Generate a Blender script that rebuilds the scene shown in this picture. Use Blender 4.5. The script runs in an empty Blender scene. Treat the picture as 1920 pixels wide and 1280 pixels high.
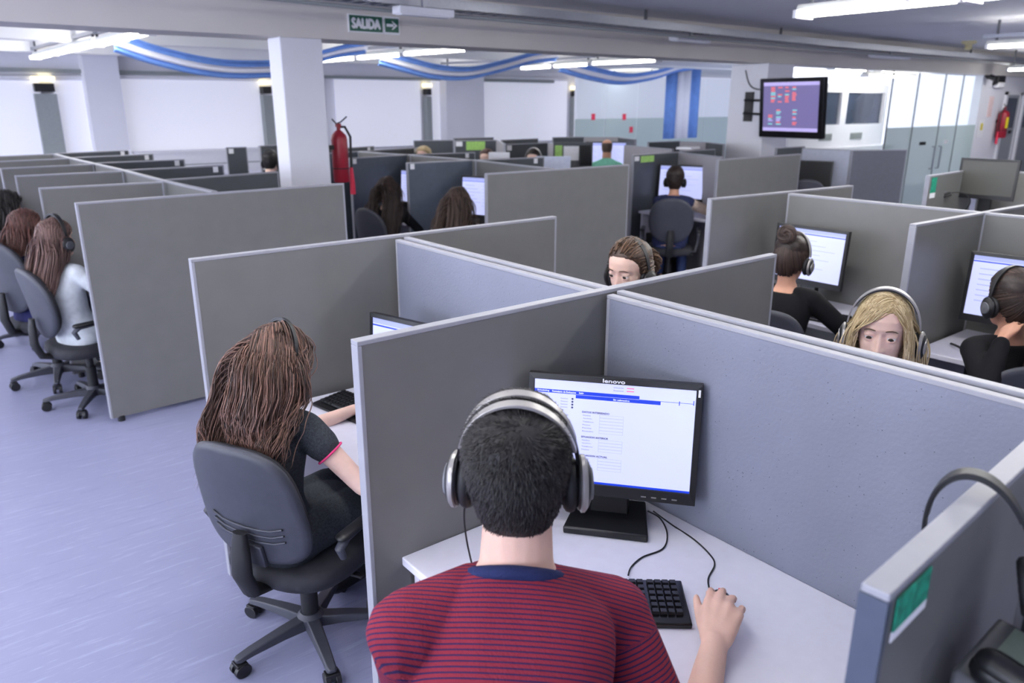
import bpy, bmesh, math, random
import numpy as np
from mathutils import Vector, Matrix, Euler, noise
R = math.radians
rng = random.Random(7)
SC = bpy.context.scene
COL = SC.collection

# ------------------------------------------------------------------ camera
CAM_H = 1.88
FPX = 1438.0
PITCH = math.atan(445 / 1438.0)
YAW = R(51.6)
FW = Vector((math.cos(YAW) * math.cos(PITCH), math.sin(YAW) * math.cos(PITCH), -math.sin(PITCH)))
RT = Vector((math.sin(YAW), -math.cos(YAW), 0))
UP = RT.cross(FW)
EYE = Vector((0, 0, CAM_H))
def ray(px, py): return (FW * FPX + RT * (px - 960) + UP * (640 - py)).normalized()
def at(px, py, z):
    d = ray(px, py); return EYE + d * ((z - CAM_H) / d.z)
def atX(px, py, X):
    d = ray(px, py); return EYE + d * (X / d.x)
def atY(px, py, Y):
    d = ray(px, py); return EYE + d * (Y / d.y)

cam = bpy.data.cameras.new('camera'); camo = bpy.data.objects.new('camera', cam); COL.objects.link(camo)
cam.sensor_width = 36; cam.lens = 36 * FPX / 1920; cam.clip_start = 0.05
camo.matrix_world = Matrix(((RT.x, UP.x, -FW.x, EYE.x), (RT.y, UP.y, -FW.y, EYE.y), (RT.z, UP.z, -FW.z, EYE.z), (0, 0, 0, 1)))
cam.dof.use_dof = True; cam.dof.focus_distance = 2.1; cam.dof.aperture_fstop = 3.6
SC.camera = camo

# ------------------------------------------------------------------ materials
def lin(c): return tuple((x / 12.92 if x <= .04045 else ((x + .055) / 1.055) ** 2.4) for x in (c[0] / 255, c[1] / 255, c[2] / 255))
MATS = {}
def mat(name, rgb, rough=.5, metal=0, var=.06, scale=30, bump=0, bscale=200, spec=.5, emit=0, ecol=None, stretch=None, sss=0, alpha=1, trans=0, attr=None, rgb2=None):
    if name in MATS: return MATS[name]
    m = bpy.data.materials.new(name); m.use_nodes = True; nt = m.node_tree; N = nt.nodes; L = nt.links
    b = N['Principled BSDF']; c = lin(rgb)
    b.inputs['Roughness'].default_value = rough; b.inputs['Metallic'].default_value = metal
    b.inputs['Specular IOR Level'].default_value = spec
    b.inputs['Alpha'].default_value = alpha; b.inputs['Transmission Weight'].default_value = trans
    if sss: b.inputs['Subsurface Weight'].default_value = sss; b.inputs['Subsurface Radius'].default_value = (.012, .005, .003); b.inputs['Subsurface Scale'].default_value = 1
    tc = N.new('ShaderNodeTexCoord'); mp = N.new('ShaderNodeMapping'); L.new(tc.outputs['Object'], mp.inputs[0])
    if stretch: mp.inputs['Scale'].default_value = stretch
    nz = N.new('ShaderNodeTexNoise'); nz.inputs['Scale'].default_value = scale; nz.inputs['Detail'].default_value = 4
    L.new(mp.outputs[0], nz.inputs['Vector'])
    cr = N.new('ShaderNodeValToRGB'); e = cr.color_ramp.elements
    c2 = lin(rgb2) if rgb2 else None
    if c2:
        e[0].color = (*c, 1); e[1].color = (*c2, 1)
    else:
        e[0].color = (*[x * (1 - var) for x in c], 1); e[1].color = (*[min(1, x * (1 + var)) for x in c], 1)
    e[0].position = .3; e[1].position = .7
    if attr:
        at_ = N.new('ShaderNodeAttribute'); at_.attribute_name = attr; L.new(at_.outputs['Fac'], cr.inputs[0]); e[0].position = 0; e[1].position = 1
    else: L.new(nz.outputs[0], cr.inputs[0])
    L.new(cr.outputs[0], b.inputs['Base Color'])
    if emit:
        b.inputs['Emission Color'].default_value = (*(lin(ecol) if ecol else c), 1); b.inputs['Emission Strength'].default_value = emit
    if bump:
        bn = N.new('ShaderNodeTexNoise'); bn.inputs['Scale'].default_value = bscale; bn.inputs['Detail'].default_value = 3
        L.new(mp.outputs[0], bn.inputs['Vector'])
        bp = N.new('ShaderNodeBump'); bp.inputs['Strength'].default_value = bump; bp.inputs['Distance'].default_value = .004
        L.new(bn.outputs[0], bp.inputs['Height']); L.new(bp.outputs[0], b.inputs['Normal'])
    MATS[name] = m; return m

def specks(m, thr=.08, scale=60, dark=.45):
    """small dark pin marks scattered over a board (wear of the covering)"""
    nt = m.node_tree; N = nt.nodes; L = nt.links; b = N['Principled BSDF']
    src = b.inputs['Base Color'].links[0].from_socket
    tc = [n for n in N if n.type == 'TEX_COORD'][0]
    vo = N.new('ShaderNodeTexVoronoi'); vo.inputs['Scale'].default_value = scale
    L.new(tc.outputs['Object'], vo.inputs['Vector'])
    big = N.new('ShaderNodeTexNoise'); big.inputs['Scale'].default_value = 5; L.new(tc.outputs['Object'], big.inputs['Vector'])
    mu = N.new('ShaderNodeMath'); mu.operation = 'MULTIPLY'; mu.inputs[1].default_value = thr * 2; L.new(big.outputs[0], mu.inputs[0])
    lt = N.new('ShaderNodeMath'); lt.operation = 'LESS_THAN'; L.new(vo.outputs['Distance'], lt.inputs[0]); L.new(mu.outputs[0], lt.inputs[1])
    mx = N.new('ShaderNodeMixRGB'); mx.blend_type = 'MULTIPLY'; mx.inputs[2].default_value = (dark, dark, dark, 1)
    L.new(lt.outputs[0], mx.inputs[0]); L.new(src, mx.inputs[1]); L.new(mx.outputs[0], b.inputs['Base Color'])

m_side = mat('divider_laminate', (110, 110, 109), .42, var=.04, scale=9, bump=.06, bscale=400)
m_fab = mat('divider_covering', (120, 124, 141), .55, var=.05, scale=4, bump=.25, bscale=120); specks(m_fab)
m_dark = mat('divider_dark_laminate', (72, 76, 82), .45, var=.04, scale=9)
m_trim = mat('edge_trim', (150, 151, 160), .4, var=.03)
m_desk = mat('white_laminate', (226, 225, 238), .35, var=.02)
m_black = mat('black_plastic', (18, 19, 23), .42, var=.12, bump=.05, bscale=600)
m_blackm = mat('matte_black', (20, 21, 25), .6, var=.15)
m_gloss = mat('gloss_black', (14, 14, 18), .15, var=.1)
m_chairp = mat('chair_plastic', (58, 60, 70), .5, var=.08, bump=.1, bscale=500)
m_chairf = mat('chair_fabric', (38, 39, 46), .8, var=.15, bump=.2, bscale=500)
m_silver = mat('silver_plastic', (160, 157, 155), .32, metal=.5, var=.05)
m_steel = mat('steel', (165, 168, 178), .3, metal=.9, var=.05)
m_grey = mat('grey_plastic', (96, 98, 104), .5, var=.06)
m_white = mat('white_paint', (232, 232, 238), .6, var=.02)
m_green = mat('green_sticker', (30, 150, 120), .5, var=.5, scale=60)
m_lime = mat('lime_sticker', (160, 205, 110), .6, var=.15, scale=40)
m_paper = mat('white_paper', (240, 240, 244), .7, var=.02)
m_red = mat('red_enamel', (150, 24, 44), .35, var=.06)
m_redb = mat('bright_red_plastic', (226, 48, 80), .5, var=.05)
m_yellow = mat('yellow_label', (224, 206, 40), .5, var=.1, scale=80)

# ------------------------------------------------------------------ mesh builder
class MB:
    def __init__(s): s.v = []; s.f = []; s.m = []
    def add(s, vs, fs, mi=0, M=None):
        o = len(s.v)
        s.v += [tuple(M @ Vector(p)) for p in vs] if M is not None else [tuple(p) for p in vs]
        s.f += [tuple(i + o for i in f) for f in fs]; s.m += [mi] * len(fs); return s
    def box(s, x0, x1, y0, y1, z0, z1, mi=0, M=None):
        vs = [(x, y, z) for z in (z0, z1) for y in (y0, y1) for x in (x0, x1)]
        return s.add(vs, [(0, 2, 3, 1), (4, 5, 7, 6), (0, 1, 5, 4), (2, 6, 7, 3), (0, 4, 6, 2), (1, 3, 7, 5)], mi, M)
    def rings(s, rs, mi=0, M=None, cap=True, closed=False):
        n = len(rs[0]); vs = [p for r in rs for p in r]; fs = []
        k = len(rs)
        for i in range(k if closed else k - 1):
            a = i * n; b = ((i + 1) % k) * n
            for j in range(n): fs.append((a + j, a + (j + 1) % n, b + (j + 1) % n, b + j))
        if cap and not closed: fs.append(tuple(reversed(range(n)))); fs.append(tuple(range((k - 1) * n, k * n)))
        return s.add(vs, fs, mi, M)
    def cyl(s, p0, p1, r0, r1=None, n=16, mi=0, M=None):
        return s.tube([p0, p1], [r0, r0 if r1 is None else r1], n, mi, M)
    def tube(s, path, r, n=8, mi=0, M=None, closed=False, flat=1):
        P = [Vector(p) for p in path]; k = len(P); rs = []
        ref = None
        for i, p in enumerate(P):
            t = (P[(i + 1) % k] - P[i - 1]) if closed else (P[min(i + 1, k - 1)] - P[max(i - 1, 0)])
            t.normalize()
            if ref is None:
                ref = Vector((0, 0, 1)) if abs(t.z) < .9 else Vector((1, 0, 0))
            u = ref - t * ref.dot(t)
            if u.length < 1e-6: u = t.orthogonal()
            u.normalize(); w = t.cross(u); ref = u
            q = r[i] if isinstance(r, (list, tuple)) else r
            rs.append([tuple(p + u * (q * flat * math.cos(a)) + w * (q * math.sin(a))) for a in [2 * math.pi * j / n for j in range(n)]])
        return s.rings(rs, mi, M, True, closed)
    def lathe(s, prof, n=24, mi=0, M=None):
        return s.rings([[(r * math.cos(2 * math.pi * j / n), r * math.sin(2 * math.pi * j / n), z) for j in range(n)] for r, z in prof], mi, M)
    def prism(s, poly, z0, z1, mi=0, M=None):
        return s.rings([[(x, y, z0) for x, y in poly], [(x, y, z1) for x, y in poly]], mi, M)
    def sph(s, c, r, nu=16, nv=10, mi=0, M=None):
        if not isinstance(r, (list, tuple)): r = (r, r, r)
        c = Vector(c); vs = []; fs = []
        vs.append((c.x, c.y, c.z - r[2]))
        for i in range(1, nv):
            t = math.pi * i / nv - math.pi / 2
            for j in range(nu):
                a = 2 * math.pi * j / nu
                vs.append((c.x + r[0] * math.cos(t) * math.cos(a), c.y + r[1] * math.cos(t) * math.sin(a), c.z + r[2] * math.sin(t)))
        vs.append((c.x, c.y, c.z + r[2])); e = len(vs) - 1
        for j in range(nu):
            fs.append((0, 1 + (j + 1) % nu, 1 + j)); b = 1 + (nv - 2) * nu
            fs.append((e, b + j, b + (j + 1) % nu))
        for i in range(nv - 2):
            a = 1 + i * nu
            for j in range(nu): fs.append((a + j, a + (j + 1) % nu, a + nu + (j + 1) % nu, a + nu + j))
        return s.add(vs, fs, mi, M)
    def cap(s, p0, r0, p1, r1, n=14):
        """tapered capsule"""
        p0 = Vector(p0); p1 = Vector(p1); d = p1 - p0; L = d.length
        if L < 1e-6: return s.sph(p0, r0)
        t = d / L; path = []; rad = []
        for a in (-90, -65, -35, 0):
            path.append(p0 + t * (r0 * math.sin(R(a)))); rad.append(max(1e-4, r0 * math.cos(R(a))))
        for a in (0, 35, 65, 90):
            path.append(p1 + t * (r1 * math.sin(R(a)))); rad.append(max(1e-4, r1 * math.cos(R(a))))
        return s.tube(path, rad, n)
    def mesh(s, name):
        me = bpy.data.meshes.new(name); me.from_pydata(s.v, [], s.f); return me
    def build(s, name, mats, parent=None, smooth=30, bevel=0, seg=2, fix=True):
        me = s.mesh(name)
        if not isinstance(mats, (list, tuple)): mats = [mats]
        for m in mats: me.materials.append(m)
        if len(mats) > 1: me.polygons.foreach_set('material_index', s.m)
        if fix:
            bm = bmesh.new(); bm.from_mesh(me); bmesh.ops.recalc_face_normals(bm, faces=bm.faces); bm.to_mesh(me); bm.free()
        if smooth:
            me.polygons.foreach_set('use_smooth', [True] * len(me.polygons)); me.set_sharp_from_angle(angle=R(smooth))
        me.update()
        o = bpy.data.objects.new(name, me); COL.objects.link(o)
        if parent: o.parent = parent
        if bevel:
            b = o.modifiers.new('bevel', 'BEVEL'); b.width = bevel; b.segments = seg; b.limit_method = 'ANGLE'; b.angle_limit = R(40)
        return o

def tag(o, label=None, cat=None, group=None, kind='thing'):
    if label: o['label'] = label
    if cat: o['category'] = cat
    if group: o['group'] = group
    if kind: o['kind'] = kind
    return o
def thing(name, loc, rz, label, cat, group=None):
    o = bpy.data.objects.new(name, None); COL.objects.link(o); o.location = loc; o.rotation_euler = (0, 0, rz)
    o.empty_display_size = .1
    return tag(o, label, cat, group)
def struct(name, mb, m, **k):
    o = mb.build(name, m, **k); o['kind'] = 'structure'; return o
def copy_tree(o, parent=None):
    c = o.copy(); COL.objects.link(c); c.parent = parent
    for ch in list(o.children): copy_tree(ch, c)
    return c
def relabel(o, label): o['label'] = label; return o
def text_mb(s, size=1, ext=0):
    cu = bpy.data.curves.new('t', 'FONT'); cu.body = s; cu.size = size; cu.extrude = ext; cu.resolution_u = 3
    ob = bpy.data.objects.new('t', cu); COL.objects.link(ob); bpy.context.view_layer.update()
    me = bpy.data.meshes.new_from_object(ob); COL.objects.unlink(ob); bpy.data.objects.remove(ob)
    v = [tuple(x.co) for x in me.vertices]; f = [tuple(p.vertices) for p in me.polygons]
    bpy.data.meshes.remove(me); bpy.data.curves.remove(cu); return v, f
def text_fit(mb, s, x0, y0, w, h, z, mi, bold=0):
    """lettering laid in a local x-y rectangle"""
    v, f = text_mb(s, 1)
    if not v: return
    xs = [p[0] for p in v]; ys = [p[1] for p in v]
    sx = w / (max(xs) - min(xs)); sy = h / (max(ys) - min(ys)); mx = min(xs); my = min(ys)
    for i, d in enumerate(((0, 0),) if not bold else ((0, 0), (bold, 0), (-bold, 0), (0, bold), (0, -bold))):
        mb.add([((p[0] - mx) * sx + x0 + d[0], (p[1] - my) * sy + y0 + d[1], z + i * .00012 * max(1, h * 30)) for p in v], f, mi)

exec_sections = []
# ------------------------------------------------------------------ furniture makers
HP = 1.347      # divider height
HD = 0.73       # desk height
def divider(a, b, label, group=None, h=HP, t=.03, m=None, foot=True, tags=(), z0=.03):
    """a, b: plan ends; local x runs from a to b"""
    a = Vector((a[0], a[1], 0)); b = Vector((b[0], b[1], 0)); d = b - a; L = d.length
    r = thing('cubicle_divider', (a + b) / 2, math.atan2(d.y, d.x), label, 'divider', group)
    q = .012
    MB().box(-L / 2 + q, L / 2 - q, -t / 2, t / 2, z0, h - q).build('board', m or m_side, r, smooth=0)
    tr = MB().box(-L / 2, L / 2, -t / 2 - .0015, t / 2 + .0015, h - q, h)
    tr.box(-L / 2, -L / 2 + q, -t / 2 - .0015, t / 2 + .0015, z0, h - q); tr.box(L / 2 - q, L / 2, -t / 2 - .0015, t / 2 + .0015, z0, h - q)
    tr.build('edge_trim', m_trim, r, smooth=0, bevel=.002)
    if foot:
        for s in (-1, 1):
            MB().cyl((s * (L / 2 - .06), 0, 0), (s * (L / 2 - .06), 0, z0 + .005), .022, n=12).build('levelling_foot', m_black, r)
    for (x, y, w, hh, mm) in tags:       # small stickers on the near (-y) face: x from end a, y from top
        x0 = -L / 2 + x
        MB().box(x0, x0 + w, -t / 2 - .003, -t / 2 - .0005, h - y - hh, h - y).build('sticker', mm, r, smooth=0)
    return r

def skin_pair(xc, y0, y1, lab_l, lab_r, group='back panels down the middle of the cubicle rows', gap=.018, t=.024):
    """two covered back panels standing back to back"""
    divider((xc - gap / 2 - t / 2, y1), (xc - gap / 2 - t / 2, y0), lab_l, group, h=HP - .012, t=t, m=m_fab, foot=False)
    divider((xc + gap / 2 + t / 2, y0), (xc + gap / 2 + t / 2, y1), lab_r, group, h=HP - .006, t=t, m=m_fab, foot=False)

def desk(x0, x1, y0, y1, label, legs=('y0', 'y1'), front='x0', group='white worktops in the cubicles'):
    """x0/x1, y0/y1: plan rectangle"""
    cx, cy = (x0 + x1) / 2, (y0 + y1) / 2
    r = thing('desk', (cx, cy, 0), 0, label, 'desk', group)
    hx, hy = (x1 - x0) / 2, (y1 - y0) / 2
    MB().box(-hx, hx, -hy, hy, HD - .026, HD).build('worktop', m_desk, r, smooth=0, bevel=.004)
    for l in legs:
        y = -hy + .012 if l == 'y0' else hy - .036
        MB().box(-hx + .03, hx - .03, y, y + .024, 0, HD - .026).build('side_panel', m_desk, r, smooth=0)
    return r

def superpts(w, h, n=40, e=2.6, taper=0.):
    o = []
    for i in range(n):
        a = 2 * math.pi * i / n; c, s_ = math.cos(a), math.sin(a)
        y = w * math.copysign(abs(c) ** (2 / e), c); z = h * math.copysign(abs(s_) ** (2 / e), s_)
        o.append((y * (1 + taper * z / h), z))
    return o

def slab(mb, outline, thick, curve, rnd, mi=0, M=None, nr=5):
    """rounded pad in y-z with thickness along x; curve bows it"""
    rs = []
    def ring(k, x): return [(x + curve * (y * k) ** 2, y * k, z * k) for y, z in outline]
    prof = [(1 - rnd * 1.2, -thick / 2), (1 - rnd * .35, -thick / 2 * .8), (1, -thick * .1), (1, thick * .1), (1 - rnd * .35, thick / 2 * .8), (1 - rnd * 1.2, thick / 2)]
    inner = [(.4, -thick / 2 * 1.06)] + prof + [(.4, thick / 2 * 1.06)]
    for k, x in inner: rs.append(ring(k, x))
    return mb.rings(rs, mi, M)

def office_chair(oval=False):
    r = thing('office_chair', (0, 0, 0), 0, 'chair', 'chair')
    # five star base
    hub = MB().lathe([(.0, .065), (.045, .065), (.05, .075), (.05, .115), (.036, .135), (.0, .135)], 20)
    hub.build('base_hub', m_chairp, r)
    for k in range(5):
        a = 2 * math.pi * k / 5 + .3
        M = Matrix.Rotation(a, 4, 'Z')
        lg = MB(); rs = []
        for x, w, z0, z1 in ((.03, .030, .068, .118), (.12, .026, .074, .112), (.24, .021, .072, .098), (.285, .019, .066, .088), (.297, .012, .068, .084)):
            rs.append([(x, -w, z0), (x, w, z0), (x, w * .8, z1), (x, -w * .8, z1)])
        lg.rings(rs, 0, M); lo = lg.build('base_leg', m_chairp, r, bevel=.004)
        ca = MB()
        for s in (-1, 1): ca.cyl((.28, s * .009, .029), (.28, s * .027, .029), .029, n=18)
        ca.box(.262, .30, -.024, .024, .03, .062); ca.cyl((.28, 0, .05), (.28, 0, .075), .008, n=8)
        ca.v = [tuple(M @ Vector(p)) for p in ca.v]
        ca.build('caster', m_black, lo, bevel=.002)
    col = MB().cyl((0, 0, .12), (0, 0, .28), .031, n=20).cyl((0, 0, .28), (0, 0, .40), .022, n=16)
    col.build('gas_column', m_blackm, r)
    me = MB().box(-.09, .11, -.075, .075, .375, .412); me.tube([(.0, -.07, .395), (.0, -.2, .39)], .006, 8); me.box(-.012, .012, -.25, -.19, .384, .396)
    me.build('tilt_mechanism', m_blackm, r, bevel=.005)
    st = MB(); M = Matrix.Translation((.015, 0, .447)) @ Matrix.Rotation(R(90), 4, 'Y')
    slab(st, superpts(.235, .235, 44, 3.0, 0), .085, 0, .10, 0, M); st.build('seat', m_chairf, r, smooth=50)
    bw, bh = (.225, .25) if oval else (.215, .265)
    out = superpts(bw, bh, 48, 2.3 if oval else 3.2, .0 if oval else -.10)
    out = [(-y, z) for y, z in out]
    M = Matrix.Translation((-.255, 0, .80)) @ Matrix.Rotation(R(-9), 4, 'Y')
    sh = MB(); slab(sh, out, .034, .75, .09, 0, M); sh.build('back_shell', m_chairp, r, smooth=45)
    pd = MB(); slab(pd, [(y * .93, z * .94) for y, z in out], .05, .75, .16, 0, M @ Matrix.Translation((.022, 0, 0))); pd.build('back_cushion', m_chairf, r, smooth=50)
    if not oval:
        rb = MB()
        for i in range(3):
            z = -.085 - i * .03; w = .10 - .0 * i
            pts = [(-.0185 + .75 * y * y - .001, y, z + (.018 if abs(y) > .105 - .004 * i else 0) * 0 + zz) for y, zz in ((-.145, .016), (-.10, 0), (-.05, -.003), (0, -.004), (.05, -.003), (.10, 0), (.145, .016))]
            rb.tube(pts, .0042, 8, 0, M)
        rb.build('shell_rib', m_chairp, r, smooth=60)
        br = MB().box(-.031, -.015, -.055, .055, -.262, -.165, 0, M); br.build('shell_bracket', m_chairp, r, bevel=.004)
    arm = MB().tube([(-.02, 0, .41), (-.17, 0, .40), (-.262, 0, .43), (-.292, 0, .52), (-.288, 0, .62), (-.282, 0, .70)], [.022, .022, .024, .024, .022, .016], 10, flat=1.0)
    arm.v = [(x, y * 1.7, z) for x, y, z in arm.v]; arm.build('back_support', m_blackm, r, smooth=60)
    for s in (-1, 1):
        lp = [(.06, .2, .41), (.07, .265, .42), (.10, .285, .50), (.12, .285, .60), (.09, .285, .66), (0, .285, .672), (-.12, .285, .66), (-.15, .283, .63), (-.13, .28, .58)]
        ar = MB().tube([(x, s * y, z) for x, y, z in lp], [.014, .016, .016, .016, .016, .017, .018, .016, .012], 10); ao = ar.build('armrest', m_chairp, r, smooth=60)
        pdm = MB().cap((.10, s * .285, .678), .024, (-.13, s * .285, .672), .026); pdm.v = [(x, y, .672 + (z - .672) * .6) for x, y, z in pdm.v]
        pdm.build('arm_pad', m_black, ao, smooth=60)
    return r
chair_rib = office_chair(False); chair_oval = office_chair(True)
_used = set()
def chair(proto, x, y, deg, label, group='black office chairs at the desks', spin=0):
    if proto.name in _used: o = copy_tree(proto)
    else: o = proto; _used.add(proto.name)
    o.location = (x, y, 0); o.rotation_euler = (0, 0, R(deg)); o['label'] = label; o['group'] = group
    return o

# ---- monitors
e_scr = mat('screen_white', (150, 156, 210), .3, ecol=(206, 212, 255), emit=.55, var=.01)
e_blue = mat('screen_blue', (14, 40, 160), .3, ecol=(24, 62, 200), emit=.6, var=.01)
e_txt = mat('screen_text', (60, 64, 105), .3, emit=.18, var=.01)
e_lt = mat('screen_light_text', (200, 206, 235), .3, emit=.6, var=.01)
e_pink = mat('screen_pink', (200, 80, 130), .3, emit=.6, var=.01)
e_pale = mat('screen_pale_blue', (120, 126, 180), .3, ecol=(170, 180, 235), emit=.5, var=.01)
m_off = mat('screen_off', (62, 62, 59), .5, var=.03, scale=3)
SCR = [e_scr, e_blue, e_txt, e_lt, e_pink, e_pale]
def monitor(x, y, deg, label, w=.443, h=.345, on=True, ui=0, zc=None, tilt=4, logo=False, group='monitors on the cubicle desks', base_z=HD, bottom=.035, off_mat=None):
    """faces local +x; origin at the base on the desk. w,h outer frame; zc: height of frame centre above the desk"""
    r = thing('monitor', (x, y, base_z), R(deg), label, 'monitor', group)
    zc = zc or h / 2 + .075
    MB().prism([(-.09, -.10), (.105, -.118), (.105, .118), (-.09, .10)], 0, .022).build('base', m_black, r, bevel=.005)
    nk = MB().rings([[(-.055, -.055, .02), (.0, -.055, .02), (.0, .055, .02), (-.055, .055, .02)], [(-.05, -.05, .12), (-.015, -.05, .12), (-.015, .05, .12), (-.05, .05, .12)], [(-.045, -.045, zc), (-.02, -.045, zc), (-.02, .045, zc), (-.045, .045, zc)]])
    nk.build('stand_neck', m_black, r, bevel=.004)
    M = Matrix.Translation((0, 0, zc)) @ Matrix.Rotation(R(-tilt), 4, 'Y')
    fr = MB(); b = .017; bb = bottom; y0, y1 = -w / 2, w / 2; z0, z1 = -h / 2, h / 2
    fr.rings([[(-.02, y0 * .9, z0 * .9), (-.02, y1 * .9, z0 * .9), (-.02, y1 * .9, z1 * .9), (-.02, y0 * .9, z1 * .9)], [(0, y0, z0), (0, y1, z0), (0, y1, z1), (0, y0, z1)],
              [(.024, y0, z0), (.024, y1, z0), (.024, y1, z1), (.024, y0, z1)], [(.026, y0 + b, z0 + bb), (.026, y1 - b, z0 + bb), (.026, y1 - b, z1 - b), (.026, y0 + b, z1 - b)],
              [(.0225, y0 + b, z0 + bb), (.0225, y1 - b, z0 + bb), (.0225, y1 - b, z1 - b), (.0225, y0 + b, z1 - b)]], 0, M)
    f = fr.build('frame', m_black, r, smooth=0, bevel=.0015)
    # picture area; local u to the viewer's right = +y ... seen from +x, right hand is -(-y): y grows to the right
    sw, shh = w - 2 * b, h - b - bb
    S = M @ Matrix.Translation((.0228, y0 + b, z0 + bb)) @ Matrix(((0, 0, 1, 0), (1, 0, 0, 0), (0, 1, 0, 0), (0, 0, 0, 1)))
    sc = MB(); q = MB()
    def rect(u0, v0, u1, v1, mi, lay=1): q.box(u0 * sw, u1 * sw, v0 * shh, v1 * shh, .0001 * (lay - 1), .0001 * lay + .0001, mi)
    q.box(0, sw, 0, shh, -.001, 0.0001, 0)
    if on and ui == 1:
        rect(0, .872, .66, .905, 1); rect(.66, .868, .985, .872, 1); rect(.265, .835, .79, .869, 1, 2); rect(.985, .855, .99, .90, 1); rect(0, 0, 1, .022, 1); rect(.9, .845, .905, .885, 1, 2)
        for i in range(2):
            rect(.58, .965 - i * .028, .625, .973 - i * .028, 4)
            text_fit(q, ('Usuario', 'Extension')[i], .50 * sw, (.962 - i * .028) * shh, .06 * sw, .012 * shh, .0003, 2)
        text_fit(q, 'Scheduling', .02 * sw, .880 * shh, .075 * sw, .018 * shh, .0003, 3, .0002)
        text_fit(q, 'Formulario de Evaluacion', .115 * sw, .880 * shh, .15 * sw, .018 * shh, .0003, 3, .0002)
        text_fit(q, 'Salir', .285 * sw, .881 * shh, .03 * sw, .016 * shh, .0003, 3, .0002)
        text_fit(q, 'Sin submotivo', .50 * sw, .843 * shh, .10 * sw, .016 * shh, .0004, 3, .0002)
        for i in range(4): text_fit(q, 'Gestion', .17 * sw, (.82 - .028 * i) * shh, .045 * sw, .011 * shh, .0003, 2); q.cyl((.245 * sw, (.826 - .028 * i) * shh, .0001), (.245 * sw, (.826 - .028 * i) * shh, .0004), .003, n=10, mi=2)
        for hd, y, n in (('DATOS INTERESADO', .70, 6), ('SITUACION ANTERIOR', .455, 4), ('SITUACION ACTUAL', .27, 4)):
            text_fit(q, hd, .31 * sw, y * shh, .17 * sw, .017 * shh, .0003, 2, .0003)
            for i in range(n):
                yy = y - .03 - i * .031
                text_fit(q, ('Nombre:', 'Apellido:', 'Telefono:', 'Motivo:', 'Fecha:', 'Estado:')[i], .315 * sw, yy * shh, (.05 + .01 * (i % 3)) * sw, .012 * shh, .0003, 2)
                for (ua, va, ub, vb) in ((.42, yy - .006, .57, yy - .004), (.42, yy + .02, .57, yy + .022), (.42, yy - .006, .4215, yy + .022), (.5685, yy - .006, .57, yy + .022)): rect(ua, va, ub, vb, 5)
        text_fit(q, 'Llamada en curso', .02 * sw, .006 * shh, .11 * sw, .012 * shh, .0004, 3)
    elif on:
        rect(0, .93, 1, 1, 5); rect(0, .895, 1, .915, 1)
        for i in range(7):
            rect(.08, .78 - i * .09, .3 + .08 * (i % 3), .795 - i * .09, 5); rect(.5, .78 - i * .09, .6 + .07 * ((i * 2) % 5), .79 - i * .09, 5)
    sc.v = [tuple(S @ Vector(p)) for p in q.v]; sc.f = q.f; sc.m = q.m
    sc.build('screen', SCR if on else [off_mat or m_off] * 6, r, smooth=0, fix=False)
    if logo:
        lg = MB(); text_fit(lg, 'lenovo', -.03, z1 - b + .0035, .06, .010, .0268, 0, .0006)
        lg.v = [tuple(M @ Vector((p[2], p[0], p[1]))) for p in lg.v]; lg.build('brand_lettering', m_paper, f, smooth=0, fix=False)
        bt = MB()
        for i in range(4): bt.box(.025, .0268, .09 + i * .028, .104 + i * .028, z0 + .012, z0 + .015, 0, M)
        bt.build('buttons', m_silver, f, smooth=0)
        wl = MB().box(.025, .0268, y1 - .012, y1 - .006, z1 - .035, z1 - .015, 0, M); wl.build('corner_mark', m_paper, f, smooth=0)
    return r

def keyboard(x, y, deg, label, z=HD):
    r = thing('keyboard', (x, y, z), R(deg), label, 'keyboard', 'black keyboards on the desks')
    # user sits at -x, long side along y
    w, d = .45, .155
    MB().rings([[(-d / 2, -w / 2, .0), (d / 2, -w / 2, .0), (d / 2, w / 2, .0), (-d / 2, w / 2, .0)], [(-d / 2, -w / 2, .014), (d / 2, -w / 2, .026), (d / 2, w / 2, .026), (-d / 2, w / 2, .014)]]).build('case', m_gloss, r, bevel=.004)
    ks = MB()
    for row in range(6):
        xx = .062 - row * .0205; y = w / 2 - .014
        z0 = .014 + (xx + d / 2) / d * .012
        segs = [(15, .0185)] if row < 5 else [(3, .024), (1, .11), (4, .021)]
        for n, p in segs:
            for i in range(n):
                ks.rings([[(xx - .0088, y - p + .001, z0), (xx + .0088, y - p + .001, z0), (xx + .0088, y - .001, z0), (xx - .0088, y - .001, z0)],
                          [(xx - .007, y - p + .003, z0 + .008), (xx + .006, y - p + .003, z0 + .008), (xx + .006, y - .003, z0 + .008), (xx - .007, y - .003, z0 + .008)]])
                y -= p
        y = w / 2 - .014 - 15 * .0185 - .008
        for bl, n in ((0, 3), (1, 4)):
            for i in range(n):
                if not (row in (3,) and bl == 0):
                    ks.rings([[(xx - .0088, y - .0175, z0), (xx + .0088, y - .0175, z0), (xx + .0088, y, z0), (xx - .0088, y, z0)],
                              [(xx - .007, y - .0155, z0 + .008), (xx + .006, y - .0155, z0 + .008), (xx + .006, y - .002, z0 + .008), (xx - .007, y - .002, z0 + .008)]])
                y -= .0185
            y -= .006
    ks.build('keys', m_black, r, smooth=0)
    return r

def mouse(x, y, deg, label, z=HD):
    r = thing('mouse', (x, y, z), R(deg), label, 'mouse', 'black computer mice')
    b = MB(); b.sph((0, 0, .008), (.055, .031, .026), 24, 14); b.v = [(p[0], p[1], max(.001, p[2])) for p in b.v]; b.build('shell', m_gloss, r, smooth=60)
    MB().cyl((.028, -.004, .026), (.028, .004, .026), .0095, n=14).build('scroll_wheel', m_redb, r)
    return r

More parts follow.
